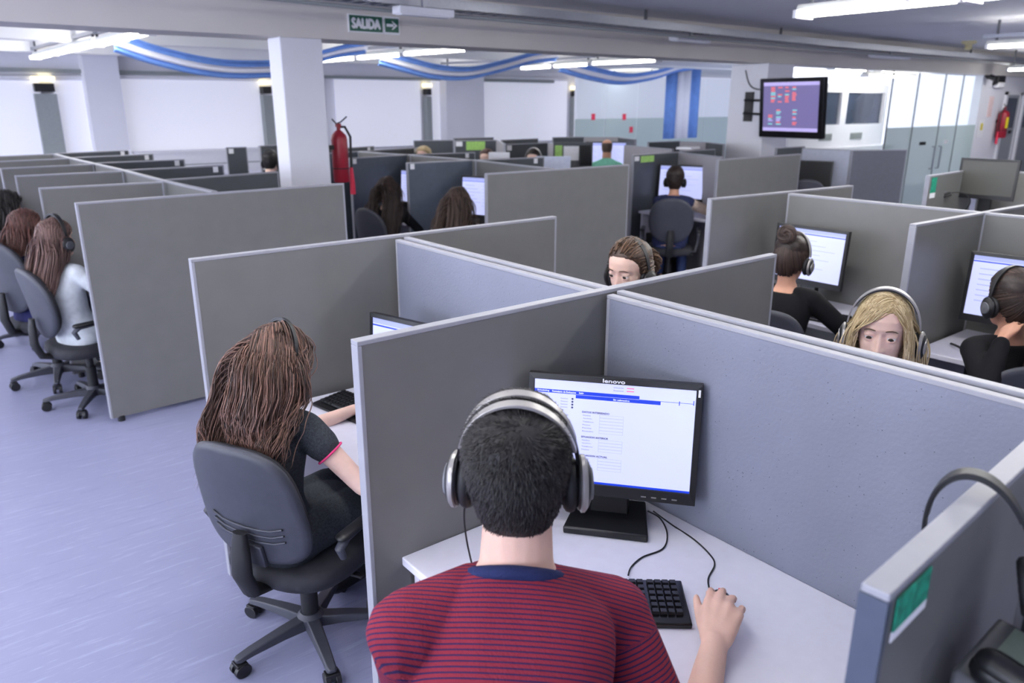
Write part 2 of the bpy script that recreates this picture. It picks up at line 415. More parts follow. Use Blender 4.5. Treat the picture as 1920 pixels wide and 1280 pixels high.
def cable(pts, label, rad=.0022, m=None, name='cable', cat='cable', parent=None):
    """smooth run through points (Catmull-Rom)"""
    P = [Vector(p) for p in pts]; out = []
    for i in range(len(P) - 1):
        p0, p1, p2, p3 = P[max(i - 1, 0)], P[i], P[i + 1], P[min(i + 2, len(P) - 1)]
        for k in range(8):
            t = k / 8; out.append(.5 * ((2 * p1) + (p2 - p0) * t + (2 * p0 - 5 * p1 + 4 * p2 - p3) * t * t + (3 * p1 - p0 - 3 * p2 + p3) * t ** 3))
    out.append(P[-1])
    o = MB().tube(out, rad, 7).build(name, m or m_blackm, parent, smooth=60)
    if not parent: tag(o, label, cat)
    return o

def desk_phone(x, y, deg, label, z=HD):
    r = thing('desk_phone', (x, y, z), R(deg), label, 'phone', 'desk phones')
    b = MB().rings([[(-.11, -.095, 0), (.11, -.095, 0), (.11, .095, 0), (-.11, .095, 0)], [(-.11, -.09, .022), (.11, -.09, .06), (.11, .09, .06), (-.11, .09, .022)]]); b.build('body', m_grey, r, bevel=.008)
    sl = math.atan2(.038, .22); M = Matrix.Translation((0, 0, .0415)) @ Matrix.Rotation(-sl, 4, 'Y')
    MB().box(.045, .085, -.075, .05, 0, .004, 0, M).build('display', mat('lcd_glass', (150, 165, 150), .2), r, smooth=0)
    k = MB()
    for i in range(4):
        for j in range(3): k.box(-.09 + i * .026, -.072 + i * .026, -.03 + j * .026, -.01 + j * .026, 0, .005, 0, M)
    for j in range(5): k.box(.01, .022, -.07 + j * .026, -.054 + j * .026, 0, .005, 0, M)
    k.build('keys', m_black, r, smooth=0, bevel=.001)
    hs = MB().cap((-.085, .072, .028), .022, (.075, .072, .030), .022); hs.cap((-.085, .072, .016), .024, (-.06, .072, .016), .024); hs.cap((.075, .072, .018), .024, (.055, .072, .018), .024)
    hs.v = [tuple(M @ Vector((p[0], p[1], p[2]))) for p in hs.v]; hs.build('receiver', m_black, r, smooth=60)
    return r

# ---- headset: local x forward, y left, z up, origin at the head centre; head half-width hw
def headset(M, label, hw=.083, top=.127, silver=True, cord=None, group='headsets', double=False, cupz=-.012, back=0.0, thin=False):
    r = bpy.data.objects.new('headset', None); COL.objects.link(r); r.matrix_world = M; r.empty_display_size = .05
    tag(r, label, 'headset', group)
    def arc(ry, rz, x, w, t, a0=8, a1=172, lift=0):
        mb = MB(); rs = []
        for i in range(29):
            a = R(a0 + (a1 - a0) * i / 28); c, s_ = math.cos(a), math.sin(a)
            y, z = ry * c, cupz + (rz - cupz) * (s_ ** .86); n = Vector((0, c / ry, s_ / rz)).normalized()
            ww = w * (.55 + .45 * s_)
            xo = x + back * s_
            rs.append([(xo - ww, y, z), (xo + ww, y, z), (xo + ww, y + n.y * t, z + n.z * t), (xo - ww, y + n.y * t, z + n.z * t)])
        return mb.rings(rs)
    ms = m_silver if silver else m_black
    ry, rz = hw + .018, top
    if double:
        arc(ry, rz + .004, -.018, .010, .006, 20, 160).build('headband', ms, r, smooth=50, bevel=.001)
        arc(ry, rz + .004, .018, .010, .006, 20, 160).build('headband', ms, r, smooth=50, bevel=.001)
        arc(ry - .001, rz - .006, 0, .020, .008, 22, 158).build('headband_padding', m_black, r, smooth=50)
        arc(ry, rz, 0, .010, .007, 4, 40).build('yoke', m_black, r, smooth=50); arc(ry, rz, 0, .010, .007, 140, 176).build('yoke', m_black, r, smooth=50)
    else:
        arc(ry, rz, 0, .007 if thin else .013, .005).build('headband', ms, r, smooth=50, bevel=.001)
        arc(ry - .001, rz - .005, 0, .006 if thin else .012, .005, 30, 150).build('headband_padding', m_black, r, smooth=50)
    for s in (-1, 1):
        Mc = Matrix.Translation((0, s * (hw + .008), cupz - .022)) @ Matrix.Scale(1.14 if double else 1, 4) @ Matrix.Rotation(s * R(-90), 4, 'X') @ Matrix.Rotation(R(6), 4, 'Y')
        c = MB().lathe([(0, .008), (.030, .008), (.036, .012), (.037, .020), (.033, .027), (.022, .032), (0, .033)], 28, 0, Mc @ Matrix.Scale(1.18, 4, (0, 1, 0)))
        co = c.build('ear_cup', m_black, r, smooth=50)
        cu = MB(); rs = []
        for i in range(40):
            a = 2 * math.pi * i / 40; k = 1 - (.05 if i % 2 else 0)
            rs.append([tuple(Mc @ Vector(((.029 + .010 * math.cos(b) * k) * math.cos(a), 1.18 * (.029 + .010 * math.cos(b) * k) * math.sin(a), -.001 + .0105 * math.sin(b) * k))) for b in [2 * math.pi * j / 10 for j in range(10)]])
        cu.rings(rs, closed=True, cap=False); cu.build('ear_cushion', m_blackm, co, smooth=60)
        MB().lathe([(0, .032), (.020, .032), (.027, .029), (.029, .026), (.024, .034), (0, .037)], 24, 0, Mc).build('cup_cover', m_grey if double or not silver else ms, co, smooth=50)
        if double or not thin: MB().lathe([(.036, .014), (.0395, .016), (.0395, .021), (.035, .025)], 28, 0, Mc @ Matrix.Scale(1.18, 4, (0, 1, 0))).build('cup_rim', ms, co, smooth=50)
    if cord:
        cable(cord, None, .0018, m_blackm, 'cord', parent=r)
    return r
# ------------------------------------------------------------------ people
def skin_mat(name, rgb): return mat(name, rgb, .55, var=.06, scale=18, sss=.12, bump=.12, bscale=350, spec=.35)
m_iris = mat('iris', (70, 60, 44), .2); m_pupil = mat('pupil', (8, 8, 10), .1); m_eyew = mat('eye_white', (225, 218, 218), .2)

def remesh(mb, voxel, keep=None, it=6):
    """one continuous skin over overlapping volumes; keep(co)->0..1 protects detail from smoothing"""
    me = mb.mesh('tmp'); o = bpy.data.objects.new('tmp', me); COL.objects.link(o)
    md = o.modifiers.new('r', 'REMESH'); md.mode = 'VOXEL'; md.voxel_size = voxel; md.adaptivity = 0
    dg = bpy.context.evaluated_depsgraph_get(); out = bpy.data.meshes.new_from_object(o.evaluated_get(dg))
    COL.objects.unlink(o); bpy.data.objects.remove(o); bpy.data.meshes.remove(me)
    n = len(out.vertices); co = np.empty(n * 3); out.vertices.foreach_get('co', co); co = co.reshape(-1, 3)
    ed = np.empty(len(out.edges) * 2, dtype=np.int64); out.edges.foreach_get('vertices', ed); ed = ed.reshape(-1, 2)
    deg = np.bincount(ed.ravel(), minlength=n).astype(float)[:, None]; deg[deg == 0] = 1
    w = np.ones((n, 1)) * .5
    if keep is not None: w = w * (1 - keep(co)[:, None])
    for i in range(it):
        s = np.zeros_like(co); np.add.at(s, ed[:, 0], co[ed[:, 1]]); np.add.at(s, ed[:, 1], co[ed[:, 0]])
        co = co + w * (s / deg - co)
    out.vertices.foreach_set('co', co.ravel()); out.update()
    out.polygons.foreach_set('use_smooth', [True] * len(out.polygons))
    return out, co

HEADP = [  # z, half width, front x, back x
    (-.122, .012, .068, .020), (-.116, .028, .080, -.040), (-.104, .040, .085, -.060), (-.086, .051, .085, -.072), (-.066, .058, .085, -.080), (-.045, .063, .086, -.087),
    (-.022, .067, .085, -.093), (0, .071, .083, -.097), (.025, .074, .090, -.098), (.05, .0745, .089, -.101), (.075, .069, .078, -.096), (.095, .056, .058, -.080), (.108, .040, .036, -.058), (.116, .022, .012, -.034), (.119, .006, -.006, -.016)]
_hz = np.array([p[0] for p in HEADP])
def hprof(z): return [np.interp(z, _hz, [p[k] for p in HEADP]) for k in (1, 2, 3)]
def head_mb(M, hs=1.0, face=True, eyes=True, mb=None):
    g = lambda y, z, y0, z0, sy, sz: math.exp(-((y - y0) / sy) ** 2 - ((z - z0) / sz) ** 2)
    rs = []; zs = list(np.linspace(-.122, .105, 76)) + list(np.linspace(.1075, .119, 8)); n = 88
    for z in zs:
        w, f, b = [float(q) for q in hprof(z)]; r = []
        cx = b + (f - b) * .47
        for j in range(n):
            a = 2 * math.pi * j / n; c, s_ = math.cos(a), math.sin(a)
            e = 2.25
            y = w * math.copysign(abs(s_) ** (2 / e), s_); x = cx + ((f - cx) if c > 0 else (cx - b)) * math.copysign(abs(c) ** (2 / e), c)
            if face and c > 0.1:
                k = c
                ay = abs(y)
                d = 0
                nw = .0075 + .006 * max(0, min(1, (.01 - z) / .05))
                nz = max(0, min(1, (.022 - z) / .062)) if z > -.041 else max(0, 1 - (-.041 - z) / .012)
                d += .027 * nz ** 1.15 * math.exp(-(y / nw) ** 2)
                d += .008 * g(ay, z, .0135, -.041, .007, .008)          # nostril wings
                d -= .0125 * g(ay, z, .031, .001, .017, .012)           # sockets
                d += .005 * g(ay, z, .030, .024, .024, .008)            # brow
                d += .006 * g(ay, z, .044, -.028, .018, .016)           # cheek
                d += .0075 * g(y, z, 0, -.0655, .020, .0055) + .0085 * g(y, z, 0, -.0775, .017, .0060) - .004 * g(y, z, 0, -.0715, .022, .0022)
                d -= .003 * g(y, z, 0, -.089, .02, .006)
                d += .005 * g(y, z, 0, -.108, .018, .011)
                x += d * k ** .3
            r.append((x * hs, y * hs, z * hs))
        rs.append(r)
    mb = mb or MB(); mb.rings(rs, 0, M)
    for s in (-1, 1):      # ears and eyelids
        E_ = M @ Matrix.Translation((-.012 * hs, s * .073 * hs, -.012 * hs)) @ Matrix.Rotation(s * R(22), 4, 'Z') @ Matrix.Rotation(R(-8), 4, 'Y')
        mb.sph((0, 0, .006), (.017 * hs, .007 * hs, .028 * hs), 14, 10, 0, E_); mb.sph((.002, 0, -.022), (.009 * hs, .006 * hs, .010 * hs), 10, 8, 0, E_)
        if eyes:
            mb.sph((.0738 * hs, s * .031 * hs, .0072 * hs), (.0140 * hs, .0165 * hs, .0102 * hs), 16, 12, 0, M)
            mb.sph((.0728 * hs, s * .031 * hs, -.0085 * hs), (.0130 * hs, .016 * hs, .0085 * hs), 16, 12, 0, M)
    return mb

def eyeball(M, hs, s, gaze, parent):
    E_ = M @ Matrix.Translation((.0725 * hs, s * .031 * hs, -.0018 * hs)) @ Matrix.Rotation(R(gaze[0]), 4, 'Z') @ Matrix.Rotation(R(gaze[1]), 4, 'Y') @ Matrix.Rotation(R(90), 4, 'Y')
    mb = MB(); r = .0138 * hs; n = 20; prev = None
    angs = [0, 9, 16, 17, 26, 37, 38, 50, 62, 90, 130, 180]
    rs = [[(max(1e-5, r * math.sin(R(a))) * math.cos(2 * math.pi * j / n), max(1e-5, r * math.sin(R(a))) * math.sin(2 * math.pi * j / n), r * math.cos(R(a))) for j in range(n)] for a in angs]
    for i in range(len(angs) - 1):
        mi = 2 if angs[i] < 16 else (1 if angs[i] < 37 else 0)
        mb.rings([rs[i], rs[i + 1]], mi, E_, cap=False)
    return mb.build('eye', [m_eyew, m_iris, m_pupil], parent, smooth=80)

def hand_caps(mb, wrist, F, up, right, curl=(15, 25, 15), sc=1.0, spread=4, thumb=None):
    F = F.normalized(); up = (up - F * up.dot(F)).normalized(); lat = F.cross(up) * (1 if right else -1)
    W = wrist
    ln = [.068, .076, .070, .056]; kl = [.090, .094, .089, .080]; rd = [.0088, .0090, .0085, .0076]
    for i in range(4):
        o = (i - 1.5)
        b = W + F * .014 * sc + lat * (o * .012 * sc)
        kn = W + F * (kl[i] * sc) + lat * (o * .0205 * sc) - up * (.004 * abs(o) * sc)
        mb.cap(b, .0155 * sc, kn, .0118 * sc, 12)
        mid = (b + kn) / 2 - up * .006 * sc; mb.sph(mid, .0135 * sc, 10, 8)
        d = (F + lat * math.sin(R(spread * o))).normalized(); p = kn; ang = 0
        for k, fr in enumerate((.44, .31, .25)):
            ang += curl[k] * (1 + .12 * o)
            dd = d * math.cos(R(ang)) - up * math.sin(R(ang)); q = p + dd * (ln[i] * fr * sc)
            mb.cap(p, (rd[i] - .0006 * k + (.0012 if k == 0 else 0)) * sc, q, (rd[i] - .0007 * (k + 1)) * sc, 12)
            mb.sph(p, (rd[i] - .0004 * k + .0012) * sc, 10, 8); p = q
    tb = W + F * .022 * sc - lat * .020 * sc - up * .004 * sc
    td = thumb or (F * .82 - lat * .46 - up * .30); td = td.normalized()
    p = tb; dirs = [td, (td + F * .35).normalized(), (td + F * .55 - up * .05).normalized()]
    for k, (l_, r0, r1) in enumerate(((.044, .0145, .0115), (.032, .0110, .0100), (.027, .0102, .0078))):
        q = p + dirs[k] * l_ * sc; mb.cap(p, r0 * sc, q, r1 * sc, 12); p = q

def ik(sh, wr, L1, L2, hint):
    d = wr - sh; D = d.length; mx = (L1 + L2) * .995
    if D > mx: wr = sh + d * (mx / D); d = wr - sh; D = mx
    a = (L1 * L1 - L2 * L2 + D * D) / (2 * D); h = math.sqrt(max(0, L1 * L1 - a * a))
    t = d / D; hh = (hint - t * hint.dot(t)).normalized()
    return sh + t * a + hh * h, wr

def torso_rings(hip, ua, s, fem, inf=0, t0=-.12, t1=.52, curve=.03, k=20, n=28, drape=0):
    prof = [(-.14, .02, .02), (-.12, .12, .09), (-.06, .165, .122), (0, .168, .125), (.07, .152, .112), (.15, .146, .104), (.24, .155, .110), (.32, .168, .114), (.385, .170, .106), (.43, .150, .090), (.465, .105, .072), (.49, .066, .060), (.53, .056, .056)]
    if fem: prof = [(t, w * (.90 if t > .05 else 1.0) * (.93 if .1 < t < .2 else 1), d * (.92 if t > .05 else 1.0)) for t, w, d in prof]
    T = [p[0] for p in prof]; rs = []
    u = Vector((math.sin(ua), 0, math.cos(ua))); f = Vector((math.cos(ua), 0, -math.sin(ua)))
    for t in np.linspace(t0, t1, k):
        w = float(np.interp(t, T, [p[1] for p in prof])) * s + inf; d = float(np.interp(t, T, [p[2] for p in prof])) * s + inf
        c = hip + u * (t * s) - f * (curve * s * math.sin(math.pi * max(0, min(1, t / .5))))
        e = 2.35
        r = []
        for j in range(n):
            a = 2 * math.pi * j / n; ca, sa = math.cos(a), math.sin(a)
            r.append(tuple(c + f * (d * math.copysign(abs(ca) ** (2 / e), ca)) + Vector((0, 1, 0)) * (w * math.copysign(abs(sa) ** (2 / e), sa))))
        rs.append(r)
    return rs

def zb(x):
    """lower edge of scalp hair (head frame, metres) at fore-aft x"""
    return float(np.interp(x, [-.11, -.085, -.05, -.02, 0, .02, .035, .05, .07, .095], [-.108, -.112, -.096, -.055, -.02, -.02, .035, .058, .072, .082]))
def smooth_mesh_obj(name, me, m, parent):
    ms = m if isinstance(m, (list, tuple)) else [m]
    me.name = name; me.materials.clear()
    for q in ms: me.materials.append(q)
    o = bpy.data.objects.new(name, me); COL.objects.link(o); o.parent = parent; return o

def scalp_points(n, seed, region, hs):
    r = np.random.RandomState(seed); out = []; nor = []
    while len(out) < n:
        v = r.normal(size=3); v /= np.linalg.norm(v)
        z = v[2] * .119; w, f, b = hprof(z); cx = b + (f - b) * .47
        q = math.hypot(v[0], v[1]) + 1e-9; c, s_ = v[0] / q, v[1] / q; e = 2.25
        p = np.array([cx + ((f - cx) if c > 0 else (cx - b)) * math.copysign(abs(c) ** (2 / e), c), w * math.copysign(abs(s_) ** (2 / e), s_), z])
        if not region(p): continue
        nn = np.array([p[0] - cx, p[1] * 1.5, p[2] * .9 + .004]); nn /= np.linalg.norm(nn)
        out.append(p * hs); nor.append(nn)
    return np.array(out), np.array(nor)

def strands_mesh(paths, rad, sides=4, tint=None, flat=1.0):
    """paths: (n, k, 3); rad: (n,k)"""
    n, k, _ = paths.shape
    t = np.gradient(paths, axis=1); t /= (np.linalg.norm(t, axis=2, keepdims=True) + 1e-9)
    ref = np.zeros_like(t); ref[..., 0] = .37; ref[..., 1] = .51; ref[..., 2] = .77
    u = np.cross(t, ref); u /= (np.linalg.norm(u, axis=2, keepdims=True) + 1e-9); w = np.cross(t, u)
    V = np.empty((n, k, sides, 3))
    for j in range(sides):
        a = 2 * math.pi * j / sides
        V[:, :, j] = paths + (u * math.cos(a) * flat + w * math.sin(a)) * rad[..., None]
    idx = np.arange(n * k * sides).reshape(n, k, sides)
    a = idx[:, :-1, :]; b = idx[:, 1:, :]
    F = np.stack([a, np.roll(a, -1, 2), np.roll(b, -1, 2), b], -1).reshape(-1, 4)
    me = bpy.data.meshes.new('hair')
    me.vertices.add(n * k * sides); me.vertices.foreach_set('co', V.ravel())
    me.loops.add(F.size); me.loops.foreach_set('vertex_index', F.ravel().astype(np.int32))
    me.polygons.add(len(F)); me.polygons.foreach_set('loop_start', np.arange(0, F.size, 4, dtype=np.int32))
    me.update(calc_edges=True); me.polygons.foreach_set('use_smooth', [True] * len(F))
    if tint is not None:
        at_ = me.attributes.new('tint', 'FLOAT', 'POINT'); at_.data.foreach_set('value', np.repeat(tint, k * sides).astype(np.float32))
    return me

def grow(P, V, steps, ds, colliders, head, off, grav=.3, drag=.7, extra=None, clear=None):
    """falling strands pushed out of head (frame, radii) and capsules; arrays (n,3)"""
    Rh, hc, rad = head; path = [P.copy()]
    G = np.array([0, 0, -1.0])
    for i in range(steps):
        V = V * drag + G * grav
        if extra is not None: V = V + extra(P, i)
        V /= np.linalg.norm(V, axis=1, keepdims=True) + 1e-9
        Q = P + V * ds
        q = (Q - hc) @ Rh; cz = q[:, 2] / (np.linalg.norm(q, axis=1) + 1e-9); fac = .22 + .78 * np.clip((.80 - cz) / .85, 0, 1); l = np.linalg.norm(q / (rad + (off * fac)[:, None]), axis=1)
        ins = l < 1; q[ins] /= l[ins][:, None]; Q = q @ Rh.T + hc
        for (a, b, ra, rb) in colliders:
            ab = b - a; tt = np.clip(((Q - a) @ ab) / (ab @ ab), 0, 1); c = a + tt[:, None] * ab
            d = Q - c; L = np.linalg.norm(d, axis=1) + 1e-9; rr = ra + (rb - ra) * tt + off
            ins = L < rr; Q[ins] = c[ins] + d[ins] / L[ins][:, None] * rr[ins][:, None]
        if clear is not None: Q = clear(Q)
        V = (Q - P) / ds; P = Q; path.append(P.copy())
    return np.stack(path, 1)

def wave(paths, amp, lam, seed, ds, start=.15, clumps=0):
    n, k, _ = paths.shape; r = np.random.RandomState(seed)
    s = np.arange(k) * ds; env = np.clip((np.arange(k) / (k - 1) - start) / (1 - start), 0, 1) ** .8
    cid = None
    if clumps:
        m = int(k * .45); ctr = r.choice(n, clumps, replace=False)
        d = np.linalg.norm(paths[:, None, m] - paths[None, ctr, m], axis=2) + .5 * np.linalg.norm(paths[:, None, 2] - paths[None, ctr, 2], axis=2); cid = d.argmin(1)
        w = (.62 * env)[None, :, None] * r.uniform(.5, 1, (n, 1, 1)); tgt = paths[ctr[cid]]
        paths = paths + w * (tgt - paths)
    for ax in range(3):
        if cid is None: ph = r.uniform(0, 6.28, (n, 1)); lm = lam * r.uniform(.75, 1.3, (n, 1))
        else: ph = r.uniform(0, 6.28, (clumps, 1))[cid] + r.normal(size=(n, 1)) * .5; lm = lam * r.uniform(.8, 1.25, (clumps, 1))[cid]
        paths[:, :, ax] += amp * (1 if ax < 2 else .4) * env * np.sin(2 * math.pi * s / lm + ph)
    return paths

def hair_mat(name, dark, light): return mat(name, dark, .48, rgb2=light, attr='tint', spec=.45)

def person(label, hc, deg, s=1.0, hip_z=.54, fem=False, skin=None, shirt=None, sleeve='long', pants=None, rh=None, lh=None, head=(0, 0, 0), hair='short', hairm=None, voxel=.011,
           headz=None, hs=1.0, face=False, gaze=(0, 8), curve=.03, curl=(15, 25, 15), hand_det=True, shirt_voxel=None, stripes=False, collar=None, hair_n=500, hair_len=.4, dress=False, rh_up=None, lh_up=None, elbow=(-.25, -.6), twist=0, cap_hair=True, seat=None, lean=None, arm=1.0, hand_sc=1.0, sleeve_mat=None, hair_off=None, seed=1):
    """hc: world head centre; deg: heading; rh/lh: world wrist targets"""
    hx, hy, hz = hc
    if lean is None: ca = (hz - hip_z - .165 * s) / (.5 * s); ua = math.acos(max(.55, min(1, ca)))
    else: ua = R(lean); hip_z = hz - .165 * s - .5 * s * math.cos(ua)
    lx = math.sin(ua) * (.5 + .06) * s + .022 * s
    # hips sit behind the head along the heading
    h = R(deg); root = Vector((hx - math.cos(h) * lx, hy - math.sin(h) * lx, 0))
    W = Matrix.Translation(root) @ Matrix.Rotation(h, 4, 'Z'); Wi = W.inverted()
    hip = Vector((0, 0, hip_z)); u = Vector((math.sin(ua), 0, math.cos(ua))); f = Vector((math.cos(ua), 0, -math.sin(ua)))
    nb = hip + u * (.5 * s); hcl = Vector((lx, 0, hz))
    HM = Matrix.Translation(hcl) @ Matrix.Rotation(R(head[0]), 4, 'Z') @ Matrix.Rotation(R(head[1]), 4, 'Y') @ Matrix.Rotation(R(head[2]), 4, 'X')
    sw = (.155 if fem else .182) * s; r_ = 1.0 if not fem else .86
    b = MB(); b.rings(torso_rings(hip, ua, s, fem, curve=curve))
    sh = {}; el = {}; wr = {}
    for k, sd, tgt, up_ in (('R', -1, rh, rh_up), ('L', 1, lh, lh_up)):
        S = nb - u * ((.065 if fem else .115) * s) + Vector((0, sd * sw, 0)) + f * (.012 + twist * sd); sh[k] = S
        t = Wi @ Vector(tgt) if tgt is not None else Vector((.40 * s + lx * .35, sd * .20, HD + .035))
        E_, t = ik(S, t, .295 * s * arm, .255 * s * arm, Vector((elbow[4], sd * elbow[3], elbow[5])) if len(elbow) > 4 and sd > 0 else Vector((elbow[0], sd * (elbow[2] if len(elbow) > 2 else .45), elbow[1]))); el[k] = E_; wr[k] = t
        b.cap(nb - u * (.055 if fem else .078) * s + Vector((0, sd * .07, 0)), .058 * s * r_, S, .056 * s * r_); b.cap(S, .056 * s * r_, E_, .043 * s * r_)
        b.cap(S * .35 + E_ * .65, .046 * s * r_, E_, .042 * s * r_)
        m_ = E_ * .7 + t * .3; b.cap(E_, .042 * s * r_, m_, .043 * s * r_); b.cap(m_, .043 * s * r_, t, .028 * s * r_)
        F = (t - E_).normalized(); upv = Vector(up_) if up_ else Vector((0, 0, 1))
        if tgt is not None or not up_:
            F2 = Vector((F.x, F.y, F.z * .25)).normalized() if not up_ else F
        else: F2 = F
        if hand_det: hand_caps(b, t, F2, upv, k == 'R', curl, hand_sc * s * (1 if not fem else .92))
        else:
            b.cap(t, .024 * s, t + F2 * .09, .03 * s); 
        # legs
        hp = hip + Vector((.02, sd * .085 * s, -.015)); kn = Vector((.42 * s + .0, sd * .115, hip_z - .01)); an = Vector((.36 * s, sd * .12, .10))
        b.cap(hp, .088 * s, kn, .058 * s); b.cap(kn, .055 * s, an, .038 * s); b.cap(an, .038 * s, Vector((an.x + .02, an.y, .055)), .036); b.cap((an.x, an.y, .045), .036, (an.x + .15 * s, an.y, .035), .027)
    nk0 = nb - u * .03 * s; nk1 = HM @ Vector((-.022, 0, -.075)); nr = (.062 if not fem else .049) * s
    b.cap(nk0, nr * 1.12, nk1, nr, 18)
    head_mb(HM, hs, True, face, b)
    kz = hcl.z - .125
    me, co = remesh(b, voxel, (lambda c: np.clip((c[:, 2] - kz) / .02, 0, 1) * (.93 if face else .6)) if voxel < .012 else None, 6 if voxel < .009 else 3)
    o = bpy.data.objects.new('person', me); COL.objects.link(o); o.matrix_world = W
    skin = skin or skin_mat('skin_fair', (236, 200, 184)); me.materials.append(skin)
    tag(o, label, 'person')
    if face:   # lips on the face of the body mesh
        me.materials.append(skin_mat('lip_skin', (190, 116, 112))); Hi = HM.inverted()
        c = np.empty(len(me.polygons) * 3); me.polygons.foreach_get('center', c); c = c.reshape(-1, 3)
        L = (c - np.array(hcl)) @ np.array(HM.to_3x3()) / hs
        lip = (L[:, 0] > .07) & (np.abs(L[:, 1]) < .024) & ((np.abs(L[:, 2] + .0715) < .011 * (1 - (np.abs(L[:, 1]) / .024) ** 2)))
        me.polygons.foreach_set('material_index', lip.astype(np.int32))
        for sd in (-1, 1):
            eyeball(HM, hs, sd, gaze, o)
            br = MB(); pts = [HM @ Vector((x * hs, sd * y * hs, z * hs)) for x, y, z in ((.0945, .014, .0235), (.0940, .022, .0255), (.0905, .032, .0262), (.085, .041, .0235), (.078, .048, .0185))]
            br.tube(pts, [.0014, .0022, .0022, .0018, .0008], 8); br.build('eyebrow', mat('eyebrow_' + hairm.name, (96, 74, 58), .8), o, smooth=60)
    # clothing
    if shirt:
        c = MB(); inf = .012
        c.rings(torso_rings(hip, ua, s, fem, inf, -.11 if not dress else -.12, .462 if fem else .487, curve))
        pts = {}
        for k, sd in (('R', -1), ('L', 1)):
            c.cap(nb - u * (.057 if fem else .079) * s + Vector((0, sd * .07, 0)), .058 * s * r_ + inf * 1.15, sh[k], .057 * s * r_ + inf * 1.2)
            if sleeve == 'none': continue
            if sleeve == 'cap': c.cap(sh[k], .058 * s * r_ + inf, sh[k] * .72 + el[k] * .28, .056 * s * r_ + inf)
            else:
                c.cap(sh[k], .057 * s * r_ + inf, el[k], .046 * s * r_ + inf); tt = {'long': .93, 'elbow': .22, 'mid': .5}[sleeve]
                c.cap(el[k], .046 * s * r_ + inf, el[k] * (1 - tt) + wr[k] * tt, (.045 - .016 * tt) * s * r_ + inf * .9)
        if dress:
            for sd in (-1, 1): c.cap(hip + Vector((.0, sd * .085 * s, -.01)), .105 * s, Vector((.34 * s, sd * .10, hip_z - .005)), .080 * s)
            c.sph(hip + Vector((.16, 0, .0)), (.16, .14, .075))
        sv = shirt_voxel or voxel
        ms, cc = remesh(c, sv, None, 5)
        so = smooth_mesh_obj('shirt' if not dress else 'dress', ms, shirt, o)
        if sleeve_mat:
            ms.materials.append(sleeve_mat); pc = np.empty(len(ms.polygons) * 3); ms.polygons.foreach_get('center', pc); pc = pc.reshape(-1, 3); mk = np.zeros(len(pc), bool)
            for k in 'RL':
                for i_, (a, bb) in enumerate(((sh[k], el[k]), (el[k], wr[k]))):
                    a = np.array(a); bb = np.array(bb); ab = bb - a; t = ((pc - a) @ ab) / (ab @ ab); d = np.linalg.norm(pc - (a + np.clip(t, 0, 1)[:, None] * ab), axis=1); mk |= (d < .085 * s) & (t > (.12 if i_ == 0 else -.05))
            ms.polygons.foreach_set('material_index', mk.astype(np.int32))
        if stripes:
            uu = np.array(u) + .55 * np.array(f); val = (cc - np.array(hip)) @ uu
            seg = []
            for k in 'RL':
                for a, bb in ((sh[k], el[k]), (el[k], wr[k])):
                    a = np.array(a); bb = np.array(bb); ab = bb - a; t = ((cc - a) @ ab) / (ab @ ab); d = np.linalg.norm(cc - (a + np.clip(t, 0, 1)[:, None] * ab), axis=1)
                    seg.append((t, d, np.linalg.norm(ab)))
            for i, (t, d, L) in enumerate(seg):
                base = .0 if i % 2 == 0 else seg[i - 1][2]
                m_ = (d < .078 * s) & (t > (.16 if i % 2 == 0 else .0)); val[m_] = (base + t[m_] * L)
            a = ms.attributes.new('stripe', 'FLOAT', 'POINT'); a.data.foreach_set('value', val.astype(np.float32))
        if dress:
            for k in 'RL':
                ax = (el[k] - sh[k]).normalized(); cc_ = sh[k] * .70 + el[k] * .30 + ax * .028; uu_ = ax.orthogonal().normalized(); ww_ = ax.cross(uu_); ring = MB()
                ring.tube([cc_ + uu_ * (0.0465 * math.cos(a)) + ww_ * (0.0465 * math.sin(a)) for a in [2 * math.pi * i / 28 for i in range(28)]], .004, 8, closed=True); ring.build('sleeve_trim', mat('pink_trim', (214, 60, 120), .8), so, smooth=60)
        if collar:
            cl = MB(); rr = []
            for i in range(36):
                a = 2 * math.pi * i / 36
                rr.append(nb - u * .030 * s + f * ((.076 * s) * math.cos(a) + .002) + Vector((0, .083 * s * math.sin(a), 0)) - u * (.022 * math.cos(a)) - u * (.004 * abs(math.sin(a)) ** 1.5))
            cl.tube(rr, .0135, 10, closed=True, flat=1.0); cl.build('collar', collar, so, smooth=60)
    p = MB()
    if pants and not dress:
        p.rings(torso_rings(hip, ua * .5, s, fem, .010, -.13, .10, curve, 8))
    for sd in (-1, 1):
        if pants:
            p.cap(hip + Vector((.02, sd * .085 * s, -.015)), .096 * s, Vector((.42 * s, sd * .115, hip_z - .01)), .068 * s); p.cap((.42 * s, sd * .115, hip_z - .01), .066 * s, (.36 * s, sd * .12, .13), .052 * s)
        sm = MB(); sm.cap((.35 * s, sd * .12, .056), .046, (.36 * s + .15 * s, sd * .12, .040), .037); sm.v = [(x, y, max(z, .004)) for x, y, z in sm.v]; sm.build('shoe', m_blackm, o, smooth=60)
    if pants:
        pm, _ = remesh(p, max(voxel, .012), None, 3); smooth_mesh_obj('trousers', pm, pants, o)
    # hair
    make_hair(o, hair, hairm, HM, hs, hcl, nb, u, f, sh, hip, s, hair_n, hair_len, seed, curve, seat, hair_off)
    if seat: so_ = chair(chair_rib if seat[0] else chair_oval, *((root + Vector((math.cos(h), math.sin(h), 0)) * (seat[3] if len(seat) > 3 else .075)).xy), deg + seat[2], seat[1])
    if seat and ('striped' in seat[1] or 'hidden' in seat[1]): so_.scale = (1, 1, .84)
    if seat and 'long-haired woman in black' in seat[1]: so_.scale = (1, 1, .90)
    if seat and 'white cardigan' in seat[1]: so_.scale = (1, 1, .90)
